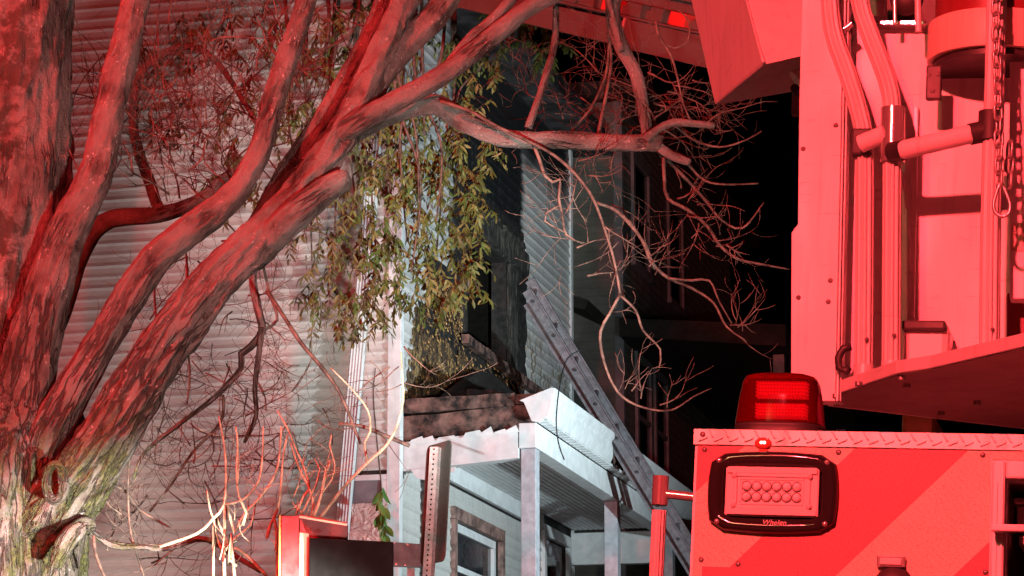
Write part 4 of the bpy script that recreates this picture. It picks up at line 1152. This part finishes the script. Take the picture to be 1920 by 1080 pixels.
MAT['lens'] = NT('lens_red').set((.72, .62, .60), .22, 0.0, **{'Coat Weight': .5})
MAT['lens_led'] = NT('led_dome').set((.86, .80, .78), .12, 0.0, **{'Coat Weight': 1.0})
MAT['lens_in'] = NT('lens_inner').set((.62, .54, .53), .35)
def box_ring(name, x0, x1, z0, z1, y, t, mat, parent, th=.006):
    m = MB()
    for (a, b) in (((x0, y, z0), (x1, y+th, z0+t)), ((x0, y, z1-t), (x1, y+th, z1)), ((x0, y, z0+t+.0001), (x0+t, y+th, z1-t-.0001)), ((x1-t, y, z0+t+.0001), (x1, y+th, z1-t-.0001))):
        m.box((wc.x+a[0], a[1], wc.z+a[2]), (wc.x+b[0], b[1], wc.z+b[2]))
    return m.build(name, mat, parent, bevel=.0012)
lx0, lx1, lz0, lz1 = -.068, .068, -.0355, .0365
m = MB(); m.box((wc.x+lx0, -.0155, wc.z+lz0), (wc.x+lx1, -.0062, wc.z+lz1)); m.build('lens', MAT['lens'], wl_, bevel=.003)
box_ring('lens_rim', lx0+.003, lx1-.003, lz0+.002, lz0+.010, -.019, .004, MAT['lens'], wl_)
box_ring('lens_rim', lx0+.003, lx1-.003, lz1-.010, lz1-.002, -.019, .004, MAT['lens'], wl_)
box_ring('inner_frame', -.056, .056, -.026, .027, -.0185, .006, MAT['lens_in'], wl_)
box_ring('inner_frame', -.047, .047, -.0195, .0205, -.0172, .004, MAT['lens'], wl_)
for i in range(6):
    for j in range(2):
        cx_ = wc.x - .0365 + i*.0146; cz_ = wc.z + .0075 - j*.0155
        m = MB(); dome(m, (cx_, -.0156, cz_), .0066, .006, n=12, rings=4); m.build('led', MAT['lens_led'], wl_)
        m = MB(); m.cyl((cx_, -.0150, cz_), (cx_, -.0163, cz_), .0076, n=14); m.build('led_seat', MAT['t_dark'], wl_)
for sx_ in (-1, 1):
    for sz_ in (-1, 1):
        m = MB(); dome(m, (wc.x+sx_*(WX-.0105), -.0165, wc.z+sz_*(WZ-.0095)), .0042, .002); m.build('screw', MAT['t_chrome'], wl_)
        m = MB(); dome(m, (wc.x+sx_*.0545, -.0185, wc.z+sz_*.0215+.001), .0045, .003); m.build('screw', MAT['lens_in'], wl_)
# raised maker's lettering on the bezel
fc = bpy.data.curves.new('lettering', 'FONT'); fc.body = 'Whelen'; fc.size = .0105; fc.extrude = .0005; fc.shear = .25; fc.align_x = 'CENTER'; fc.space_character = 1.05
to = bpy.data.objects.new('lettering', fc); col.objects.link(to)
dg = bpy.context.evaluated_depsgraph_get(); me = bpy.data.meshes.new_from_object(to.evaluated_get(dg)); bpy.data.objects.remove(to)
me.materials.clear(); me.materials.append(MAT['lens'])
tq = tp(1455, 987); link('lettering', me, wl_, Matrix.Translation((tq.x, -.0188, tq.z)) @ Matrix.Rotation(R_(90), 4, 'X'))
# -- small lit marker lamp
mc = tp(1432, 832); MAT['marker'] = NT('marker_lens').set((.55, .12, .08), .15)
m = MB(); vs = []
ring = lambda sx, sz, y: [Vector((mc.x + sx*math.cos(a), y, mc.z + sz*math.sin(a))) for a in [2*math.pi*i/20 for i in range(20)]]
ring_stack(m, [ring(.0125, .0085, -.0016), ring(.0125, .0085, -.005), ring(.010, .0062, -.0075), ring(.005, .003, -.0085)])
mk = m.build('marker_lamp', MAT['marker'], truck)
em = NT('led_white').set((1, .9, .8), .3, 0, **{'Emission Color': (1, .75, .5, 1), 'Emission Strength': 9}); MAT['led_on'] = em
for dx in (-.0022, .0022):
    m = MB(); dome(m, (mc.x+dx, -.0084, mc.z+.0005), .0021, .0012); m.build('led', MAT['led_on'], mk)
m = MB(); m.box((mc.x-.006, -.006, mc.z-.012), (mc.x+.006, -.0016, mc.z-.0085)); m.build('marker_tab', MAT['marker'], mk)

# -- rotating beacon on the body top
by = .10
bc = tp(1463, 800, by); bz0 = ZTOP
sc_ = tx(1548, 795, by) - tx(1378, 795, by)
MAT['beacon_lens'] = NT('beacon_lens').set((.36, .004, .008), .10, 0, **{'Transmission Weight': .85, 'IOR': 1.04, 'Coat Weight': 0.0, 'Specular IOR Level': .3})
MAT['beacon_core'] = NT('beacon_core').set((.75, .05, .05), .2, .2, **{'Emission Color': (1, .05, .07, 1), 'Emission Strength': .6})
btop = tp(1463, 706, by).z
bh = btop - bz0
def beacon_profile(prof, sq, mat, name, parent, n=40):
    m = MB(); rings = []
    for (hh, rx) in prof:
        r = []
        for i in range(n):
            a = 2*math.pi*i/n; c_, s_ = math.cos(a), math.sin(a)
            k = (abs(c_)**sq + abs(s_)**sq)**(-1/sq)
            r.append(Vector((bc.x + c_*k*rx, by + s_*k*rx*.8, bz0 + hh)))
        rings.append(r)
    ring_stack(m, rings); return m.build(name, mat, parent)
h2 = sc_/2
bea = beacon_profile([(0, h2*.98), (bh*.10, h2), (bh*.14, h2*.96), (bh*.17, h2*.99), (bh*.22, h2*.97)], 3.0, MAT['t_dark'], 'beacon', truck)
beacon_profile([(bh*.2205, h2*.965), (bh*.30, h2*.95), (bh*.6, h2*.90), (bh*.88, h2*.83), (bh*.96, h2*.77), (bh, h2*.60)], 3.4, MAT['beacon_lens'], 'dome', bea)
for (za, zb) in ((.32, .56), (.64, .90)):
    core = MB(); nz = 5
    for j in range(nz):
        z0 = bz0 + bh*(za + (zb-za)*j/nz); z1 = bz0 + bh*(za + (zb-za)*(j+.62)/nz)
        for i in range(17):
            x0 = bc.x - h2*.50 + i*h2*1.12/17
            core.hexa([(x0, by-h2*.45, z0), (x0+h2*.046, by-h2*.45, z0), (x0+h2*.046, by, z0), (x0, by, z0)], [(x0+.0008, by-h2*.48, z1-.001), (x0+h2*.042, by-h2*.48, z1-.001), (x0+h2*.042, by, z1), (x0, by, z1)])
    core.build('ribbed_reflector', MAT['beacon_core'], bea)
m = MB(); m.box((bc.x-h2*.62, by-h2*.3, bz0+bh*.22), (bc.x+h2*.62, by+h2*.3, bz0+bh*.30)); m.build('lamp_base', MAT['t_dark'], bea)
m = MB(); m.box((bc.x-h2*.74, by+.004, bz0+bh*.30), (bc.x+h2*.74, by+.010, bz0+bh*.93)); m.build('back_plate', MAT['t_dark'], bea)  # opaque plate added to keep lamps behind from showing through the dome

# -- small plate lamp and dark dome under it, tape strip at the bottom left
m = MB(); a = tp(1645, 1064); b = tp(1699, 1044); m.box((a.x, -.012, a.z), (b.x, -.0016, b.z)); pl_ = m.build('plate_lamp', MAT['t_chrome'], truck, bevel=.002)
m = MB(); m.box((a.x+.005, -.0145, a.z+.003), (b.x-.005, -.0122, b.z-.004)); m.build('lens', MAT['lens'], pl_, bevel=.002)
c = tp(1676, 1098); m = MB(); dome(m, (c.x, -.0016, c.z), .028, .02, n=24, rings=6); m.build('round_lamp', MAT['t_dark'], truck)
m = MB(); a = tp(1308, 1200); b = tp(1496, 1068); m.box((a.x+.003, -.0038, a.z), (b.x, -.0017, b.z)); m.build('reflective_strip', MAT['t_red'], truck)

# -- open compartment with pale frame at the right
fxa = tx(1860, 950); fzt = tp(1860, 866).z
m = MB()
m.box((fxa, -.014, .9), (hxl-.002, -.0002, fzt)); m.box((hxl-.0019, -.014, hzt+.002), (hxl+.52, -.0002, fzt)); 
fr = m.build('compartment_frame', MAT['t_silver'], truck, bevel=.003)
m = MB()
for k in (0.006, .014): m.box((fxa+k, -.0165, .9), (fxa+k+.0025, -.0141, fzt-.03))
m.build('frame_bead', MAT['t_silver'], fr)
m = MB(); x0, x1, z0, z1, d = hxl+.001, hxl+.499, .901, hzt-.001, .5
m.add([(x0, .03, z0), (x1, .03, z0), (x1, .03, z1), (x0, .03, z1), (x0, d, z0), (x1, d, z0), (x1, d, z1), (x0, d, z1)], [(4, 5, 6, 7), (0, 1, 5, 4), (3, 7, 6, 2), (0, 4, 7, 3), (1, 2, 6, 5)])
m.build('compartment', MAT['t_dark'], fr)
a = tp(1857, 995, -.05); b = tp(1990, 985, -.05)
m = MB(); m.box((a.x, -.05, a.z), (a.x+.6, -.036, b.z)); m.box((a.x+.002, -.036, a.z+.001), (a.x+.016, -.0145, b.z-.001)); m.build('grab_bar', MAT['t_silver'], fr, bevel=.002)
for (pxa, pya, pxb, pyb, dep) in ((1900, 934, 1960, 943, .1), (1906, 950, 1960, 985, .12), (1910, 1005, 1960, 1022, .1)):
    a = tp(pxa, pyb, dep); b = tp(pxb, pya, dep); m = MB(); m.box((a.x, dep, a.z), (b.x, dep+.1, b.z)); m.build('stowed_gear', MAT['t_silver'], fr, bevel=.003)

def ribbed(name, path, r, parent, nrib=13, mat=None, step=.02):
    """extruded grip tube: fluted cross-section swept along a path"""
    pts = catmull([(Vector(p), r) for p in path], step); m = MB(); segs = nrib*4
    k = [0]
    def d(b, rad):
        a = math.atan2(b.y, b.x); q = (a/(2*math.pi)*nrib) % 1
        return -.0055 if q < .34 else 0
    tube(m, pts, segs, 1, d, True, resample=False)
    return m.build(name, mat or MAT['t_grip'], parent)
# -- grab rail on the left side of the body
yl_ = .12
c = tp(1238, 920, yl_); rr_ = (tx(1251, 980, yl_) - tx(1224, 980, yl_))/2
gr = ribbed('side_grab_rail', [(c.x-.0012*0, yl_, 1.2), (c.x, yl_, c.z-.03)], rr_, truck, 14)
m = MB(); m.cyl((c.x, yl_, c.z-.022), (c.x, yl_, c.z+.022), rr_*1.12, n=18); m.cyl((c.x, yl_, c.z-.004), (-.001, yl_, c.z-.010), rr_*.62, n=14); m.cyl((-.006, yl_, c.z-.010), (-.0005, yl_, c.z-.010), rr_*1.3, n=16)
m.build('rail_bracket', MAT['t_chrome'], gr)
m = MB(); m.cyl((c.x, yl_, 1.22), (-.001, yl_, 1.22), rr_*.62, n=14); m.build('rail_bracket', MAT['t_chrome'], gr)
# -- scene light fixture on the left side, further forward
lpos = TI @ Vector((.44, 5.1, 2.05))
m = MB(); m.box((-.03, lpos.y-.10, lpos.z-.10), (-.001, lpos.y-.005, lpos.z+.10)); m.build('scene_light_housing', MAT['t_dark'], truck)

# -- turntable deck (octagonal plate over the body)
ZD = tp(1745, 683, .55).z
def atz(px, py, z): return PL(TI, px, py, 2, z)
dk = [atz(1545, 746, ZD), atz(1680, 700, ZD), atz(1745, 690, ZD), atz(1925, 648, ZD)]
dirr = (dk[3]-dk[2]).normalized()
far = [dk[3] + dirr*1.2, dk[3] + dirr*1.4 + Vector((.2, .6, 0)), atz(1930, 806, ZD), atz(1690, 778, ZD), atz(1552, 762, ZD)]
poly = dk + far
m = MB(); m.prism(poly, (0, 0, .022)); deck = m.build('turntable_deck', MAT['t_silver'], truck, bevel=.002)
m = MB()
cen = sum((Vector(p) for p in poly), Vector())/len(poly)
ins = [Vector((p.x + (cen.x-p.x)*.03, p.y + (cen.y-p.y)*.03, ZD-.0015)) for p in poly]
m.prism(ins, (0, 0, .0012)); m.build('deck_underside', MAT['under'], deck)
for (px, py) in ((1567, 739), (1690, 705), (1700, 720), (1832, 752), (1765, 772), (1610, 716)):
    c = atz(px, py, ZD-.002); m = MB(); m.cyl(c, c - Vector((0, 0, .007)), .0065, n=8); m.build('bolt', MAT['rivet'], deck)
# pedestal under the deck
pc = cen; m = MB(); m.cyl((1.35, 1.6, ZTOP-.01), (1.35, 1.6, ZD+.3), .5, n=40); m.build('turntable_pedestal', MAT['t_dark'], truck)
m = MB(); a = tp(1690, 806, 1.3); b = tp(1750, 772, 1.3); m.box((a.x, 1.3, ZTOP-.01), (b.x, 1.5, b.z)); m.build('valve_box', simple('olive_metal', (.35, .30, .14), .5), truck, bevel=.01)

# -- support panels on the deck
def ypoly(name, pix, y, thick, mat, parent, bevel=.0015):
    pts = [tp(px, py, y) for px, py in pix]
    m = MB(); m.prism(pts, (0, thick, 0)); return m.build(name, mat, parent, bevel=bevel)
YP = .84
sp_l = ypoly('support_panel', [(1483, 752), (1566, 752), (1576, 300), (1584, -160), (1508, -160), (1499, 170), (1496, 420), (1484, 436)], YP, .04, MAT['t_white'], truck)
ypoly('panel_channel', [(1567, 752), (1572, 752), (1581, 300), (1589, -160), (1585, -160), (1577, 300)], YP-.012, .05, MAT['t_silver'], sp_l)
ypoly('panel_channel', [(1574, 752), (1577, 752), (1587, 300), (1595, -160), (1592, -160), (1583, 300)], YP-.006, .04, MAT['t_silver'], sp_l)
for (px, py) in ((1497, 558), (1557, 526), (1506, 279), (1567, 235), (1553, 566)):
    c = tp(px, py, YP); m = MB(); dome(m, c, .0048, .003); m.build('rivet', MAT['rivet'], sp_l)
ip = ypoly('inner_panel', [(1570, 720), (1900, 700), (1905, 48), (1600, 44)], YP+.06, .03, MAT['t_white'], truck)
ypoly('inner_strip', [(1700, 690), (1712, 690), (1722, 200), (1712, 200)], YP+.045, .014, MAT['t_silver'], ip)
ypoly('upper_rail', [(1640, 46), (1735, 46), (1735, 38), (1640, 38)], YP+.03, .05, MAT['t_chrome'], ip)
ypoly('upper_panel', [(1590, 30), (1660, 30), (1660, -120), (1590, -120)], YP+.09, .03, MAT['t_white'], ip)
ypoly('rear_void', [(1560, 80), (1930, 80), (1930, -160), (1560, -160)], YP+.35, .03, MAT['t_dark'], ip)
# window with a pole, chrome ram end between the rails
ypoly('equipment_knob', [(1576, 12), (1590, 8), (1596, 26), (1600, 60), (1588, 66), (1575, 40)], YP+.02, .03, MAT['t_dark'], ip, .004)
c0 = tp(1570, 66, YP-.01); c1 = tp(1597, 44, YP-.01)
m = MB(); m.cyl(c0, c1, .006, n=12); m.build('ram_rod', MAT['t_chrome'], ip)
m = MB(); m.cyl(tp(1678, 44, YP), tp(1677, -40, YP), .004, n=10); m.build('thin_pole', MAT['t_chrome'], ip)
m = MB(); c = tp(1700, 0, YP+.02); dome(m, (c.x, c.y, c.z), .03, .02, n=20, rings=5); m.build('dark_knob', MAT['t_dark'], ip)
m = MB(); m.cyl(tp(1722, 60, YP-.02), tp(1720, -60, YP-.02), .006, n=10); m.build('hose', MAT['t_silver'], ip)
# -- handrails
YR = .80
def rp(px, py, y=YR): return tp(px, py, y)
rw = (rp(1691, 400).x - rp(1655, 400).x)/2
R1 = ribbed('handrail', [(*rp(1620, 690).xy, ZD+.02), rp(1621, 500), rp(1621, 280), rp(1612, 215), rp(1590, 140), rp(1565, 70), rp(1556, 0), rp(1552, -120)], rw, truck)
R2 = ribbed('handrail', [(*rp(1672, 664, .76).xy, ZD+.02), rp(1672, 480, .76), rp(1673, 235, .76), rp(1670, 175, .76), rp(1655, 125, .76), rp(1632, 66, .76), rp(1612, 0, .76), rp(1604, -120, .76)], rw, truck)
R3 = ribbed('handrail', [(*rp(1856, 640, .70).xy, ZD+.02), rp(1858, 400, .70), rp(1866, 120, .70), rp(1872, -140, .70)], rw*1.05, truck)
for (Rx, px, py, yy) in ((R1, 1620, 690, YR), (R2, 1672, 664, .76), (R3, 1856, 640, .70)):
    c = rp(px, py, yy); m = MB(); m.cyl((c.x, c.y, ZD+.02), (c.x, c.y, ZD+.042), rw*1.06, n=20); m.build('rail_socket', MAT['t_silver'], Rx)
    m = MB(); dome(m, (c.x+rw*.3, c.y-rw, ZD+.085), .004, .003); m.build('set_screw', MAT['rivet'], Rx)
# brackets and cross bars
m = MB(); m.cyl(rp(1673, 306, .76), rp(1675, 203, .76), rw*1.28, n=24); m.build('rail_sleeve', MAT['t_chrome'], R2)
m = MB(); a = rp(1599, 296); b = rp(1637, 246); m.box((a.x, YR-.024, a.z), (b.x, YR+.02, b.z)); m.build('rail_bracket', MAT['t_dark'], R1, bevel=.004)
m = MB(); m.cyl(rp(1614, 270, YR-.03), rp(1662, 250, .755), rw*.95, n=20); m.build('cross_bar', MAT['t_white'], R1)
m = MB(); m.cyl(rp(1690, 282, .725), rp(1826, 250, .69), rw*.98, n=24); m.build('cross_bar', MAT['t_white'], R2)
m = MB(); m.cyl(rp(1672, 285, .74), rp(1694, 281, .722), rw*1.05, n=20); m.build('rail_socket', MAT['t_dark'], R2)
m = MB(); m.cyl(rp(1818, 252, .692), rp(1848, 246, .70), rw*1.12, n=20); m.cyl(rp(1856, 264, .70), rp(1858, 210, .70), rw*1.25, n=20); m.build('rail_socket', MAT['t_dark'], R3)
# -- boxes at deck level
m = MB(); a = tp(1692, 664, .80); b = tp(1780, 606, .80)
m.box((a.x, .80, ZD+.0225), (b.x, .885, b.z)); m.build('foot_pedal_box', MAT['lens'], truck, bevel=.012)
m = MB(); c = tp(1740, 612, .78); m.box((tp(1690, 612, .78).x, .785, c.z-.005), (tp(1772, 612, .78).x, .886, c.z+.012)); m.build('pedal_cover', MAT['t_dark'], truck, bevel=.004)
m = MB(); q = [tp(1596, 650, .815), tp(1582, 653, .815), tp(1572, 672, .815), tp(1573, 690, .815), tp(1586, 696, .815), tp(1592, 688, .815)]
tube(m, [(p, .007) for p in q], 10, .01); m.build('grab_loop', MAT['t_dark'], truck)
m = MB(); c = tp(1842, 640, .84); dome(m, (c.x, .84, ZD+.02), .035, .04, (0, 0, 1), 16, 5); m.build('hose_fitting', MAT['t_dark'], truck)
ypoly('side_console', [(1886, 700), (2000, 700), (2000, 520), (1886, 548)], .86, .2, tpaint('dark_red', (.16, .02, .02), .4), truck, .008)
ypoly('right_panel', [(1893, 560), (2030, 560), (2030, -160), (1893, -160)], .80, .04, MAT['t_white'], truck)
ypoly('orange_decal', [(1884+12, 470), (1990, 470), (1990, 410), (1896, 420)], .798, .0015, MAT['t_yellow'], truck, 0)
# -- swivel drum at the upper right: curved housing over a dark underside
dc = tp(1868, 100, .84); rd_ = (tx(1868, 100, .84) - tx(1737, 100, .84))
dc = Vector((dc.x, .84 + .02, dc.z)); zb = tp(1745, 118, .84).z; zt_ = tp(1737, 48, .84).z
m = MB(); m.cyl((dc.x, dc.y, zb), (dc.x, dc.y, zt_), rd_, n=48, caps=True); dr = m.build('swivel_drum', tpaint('drum_paint', (.70, .58, .46), .45), truck, bevel=.002)
m = MB(); m.cyl((dc.x, dc.y, zb-.012), (dc.x, dc.y, zb-.0005), rd_*.92, n=40); m.build('drum_underplate', MAT['t_dark'], dr)
m = MB(); m.cyl((dc.x, dc.y, zt_+.0005), (dc.x, dc.y, zt_+.25), rd_*.9, n=40); m.build('drum_column', tpaint('drum_dark', (.22, .03, .03), .4), dr)
a = tp(1735, 186, .80); b = tp(1766, 122, .80); m = MB(); m.box((a.x, .80, a.z), (b.x, .815, b.z)); br = m.build('drum_bracket', MAT['t_dark'], dr, bevel=.003)
for (px, py) in ((1741, 140), (1760, 139), (1749, 170)):
    c = tp(px, py, .80); m = MB(); dome(m, c, .0045, .004); m.build('bolt', MAT['t_chrome'], br)
# -- chain and snap hook on the right rail
MAT['chain'] = tpaint('chain_steel', (.45, .42, .42), .32, metal=.6)
chain = empty('safety_chain', TM, 'steel chain with snap hook hanging on the right handrail of the fire truck', 'chain')
def torus_link(m, M, L, W, r, n=18, k=6):
    pts = []
    for i in range(n):
        a = 2*math.pi*i/n; x = math.cos(a)*W; z = math.sin(a)*W + (L if math.sin(a) > 0 else -L)
        pts.append(Vector((x, 0, z)))
    vs = []; fs = []
    for i in range(n):
        T = (pts[(i+1) % n]-pts[i-1]).normalized(); U = Vector((0, 1, 0)); Wv = T.cross(U)
        for j in range(k):
            b = 2*math.pi*j/k; vs.append(M @ (pts[i] + U*(r*math.cos(b)) + Wv*(r*math.sin(b))))
    for i in range(n):
        for j in range(k): fs.append((i*k+j, i*k+(j+1) % k, ((i+1) % n)*k+(j+1) % k, ((i+1) % n)*k+j))
    m.add(vs, fs, True)
m = MB(); torus_link(m, Matrix.Identity(4), .0075, .0072, .0026); lo = m.build('chain_link', MAT['chain']); ld = lo.data; bpy.data.objects.remove(lo)
yc_ = .64
def chain_run(pa, pb, n, yy):
    A_, B_ = tp(*pa, yy), tp(*pb, yy)
    for i in range(n):
        c = A_ + (B_-A_)*(i/(n-1))
        link('chain_link', ld, chain, Matrix.Translation(c) @ Matrix.Rotation(R_(40 if i % 2 else -50)+rnd.gauss(0, .12), 4, 'Z') @ Matrix.Rotation(rnd.gauss(0, .06), 4, 'Y'))
chain_run((1866, -60), (1874, 335), 17, yc_)
chain_run((1893, 280), (1893, 338), 3, .67)
m = MB(); hp_ = [tp(px, py, yc_) for px, py in ((1876, 342), (1868, 362), (1863, 385), (1868, 400), (1880, 406), (1891, 400), (1894, 384), (1886, 360), (1878, 344))]
tube(m, [(p, .0032) for p in hp_], 8, .004); m.build('snap_hook', MAT['chain'], chain)
# -- boom housing hanging over the left of the turntable
def Tl(px, py, Y): return TI @ P(px, py, Y)
near, lft, rgt, bck = Tl(1432, 122, 5.0), Tl(1340, 198, 5.45), Tl(1560, 92, 5.05), Tl(1489, 172, 5.6)
un, ul, ur = Tl(1392, -30, 5.15), Tl(1288, -30, 5.6), Tl(1535, -50, 5.2)
tpv = (un-near)*1.5; tlv = (ul-lft)*1.3; trv = (ur-rgt)*1.3
m = MB(); m.hexa([lft, near, rgt, bck + Vector((.12, 0, .02))], [lft+tlv, near+tpv, rgt+trv, bck + tlv + Vector((.12, 0, .02))])
boom = m.build('boom_housing', MAT['t_white'], truck, bevel=.006)
def bolt_row(pts):
    for (px, py, Y) in pts:
        c = Tl(px, py, Y); m = MB(); m.cyl(c, c + Vector((0, .03, 0)), .0088, n=14); m.build('roller_hole', MAT['t_dark'], boom, bevel=.001)
a, b = Tl(1492, 150, 5.2), Tl(1552, 108, 5.2)
m = MB(); m.cyl(a, b, .022, n=20); m.build('hinge_roller', MAT['t_white'], boom)
bolt_row(((1490, 165, 5.16), (1508, 148, 5.16), (1527, 131, 5.16), (1545, 115, 5.16)))
m = MB(); c = Tl(1492, 190, 5.25); m.box((c.x-.008, c.y, c.z-.026), (c.x+.008, c.y+.02, c.z+.026)); m.build('hinge_tab', MAT['under'], boom)
# weld bead along the near edge of the housing
m = MB(); tube(m, [(near + Vector((0, -.002, .004)), .004), (near+tpv*.3 + Vector((0, -.002, 0)), .0028), (near+tpv*.9 + Vector((0, -.002, 0)), .0022)], 8, .03); m.build('weld_bead', MAT['t_silver'], boom)

# ------------------------------------------------------------------ second aerial ladder crossing the top beyond the branches
MAT['boom_brown'] = tpaint('ladder_metal', (.12, .115, .10), .55, var=.2, scale=2)
MAT['boom_red_lit'] = tpaint('ladder_red_lit', (.62, .06, .05), .4)  # red light painted into every third rung end
B0 = P(1420, 150, 14.2); B1 = P(840, 12, 16.5); ax_ = (B1-B0).normalized()
sd = ax_.cross(Vector((0, 0, 1))).normalized(); sd = -sd if sd.y < 0 else sd
up_ = sd.cross(ax_).normalized(); up_ = -up_ if up_.z < 0 else up_
Lb = (B1-B0).length; S0 = -9.5
ft = B0 + ax_*S0
aer = empty('aerial_ladder', Matrix.Translation((ft.x, ft.y, 0)), 'brown metal aerial ladder with rung ends coloured as if lit red crossing the top behind bare branches', 'ladder')
def lbox(name, s0, s1, w0, w1, h0, h1, mat, parent=aer, bevel=.004):
    o = Vector((ft.x, ft.y, 0))
    q = [B0 + ax_*a + sd*b + up_*h0 - o for a, b in ((s0, w0), (s0, w1), (s1, w1), (s1, w0))]
    q2 = [B0 + ax_*a + sd*b + up_*h1 - o for a, b in ((s0, w0), (s0, w1), (s1, w1), (s1, w0))]
    m = MB(); m.hexa(q, q2); return m.build(name, mat, parent, bevel=bevel)
split = .40*Lb; E1 = Lb*2.2
lbox('lower_beam', S0, split, -.02, .08, .0, .165, MAT['boom_brown'])
lbox('lower_beam', split+.02, E1, -.01, .07, .008, .15, MAT['boom_brown'])
lbox('joint_strip', split, split+.018, -.026, .09, -.004, .17, MAT['galv'])
lbox('walkway_edge', S0, E1, .0, .8, .17, .185, MAT['boom_brown'])
i = 0; s_ = -1.0
while s_ < E1 - .4:
    lbox('rung_end', s_, s_+rnd.uniform(.10, .16), -.014, .06, .186, .262, MAT['boom_red_lit'] if i % 3 == 2 else MAT['boom_brown'], aer, .006)
    s_ += rnd.uniform(.19, .24); i += 1
lbox('channel', S0, E1, .03, .8, .187, .24, MAT['boom_brown'])
lbox('side_plate', S0, E1, .05, .06, .264, .33, MAT['boom_brown'])
lbox('upper_beam', S0, E1, -.01, .05, .33, .42, MAT['boom_brown'])
lbox('far_beam', S0, E1, .82, .9, .0, .165, MAT['boom_brown'])
m = MB(); m.box((-.6, -.2, 0), (.6, 1.0, B0.z + ax_.z*S0)); m.build('turntable_base', MAT['t_dark'], aer)
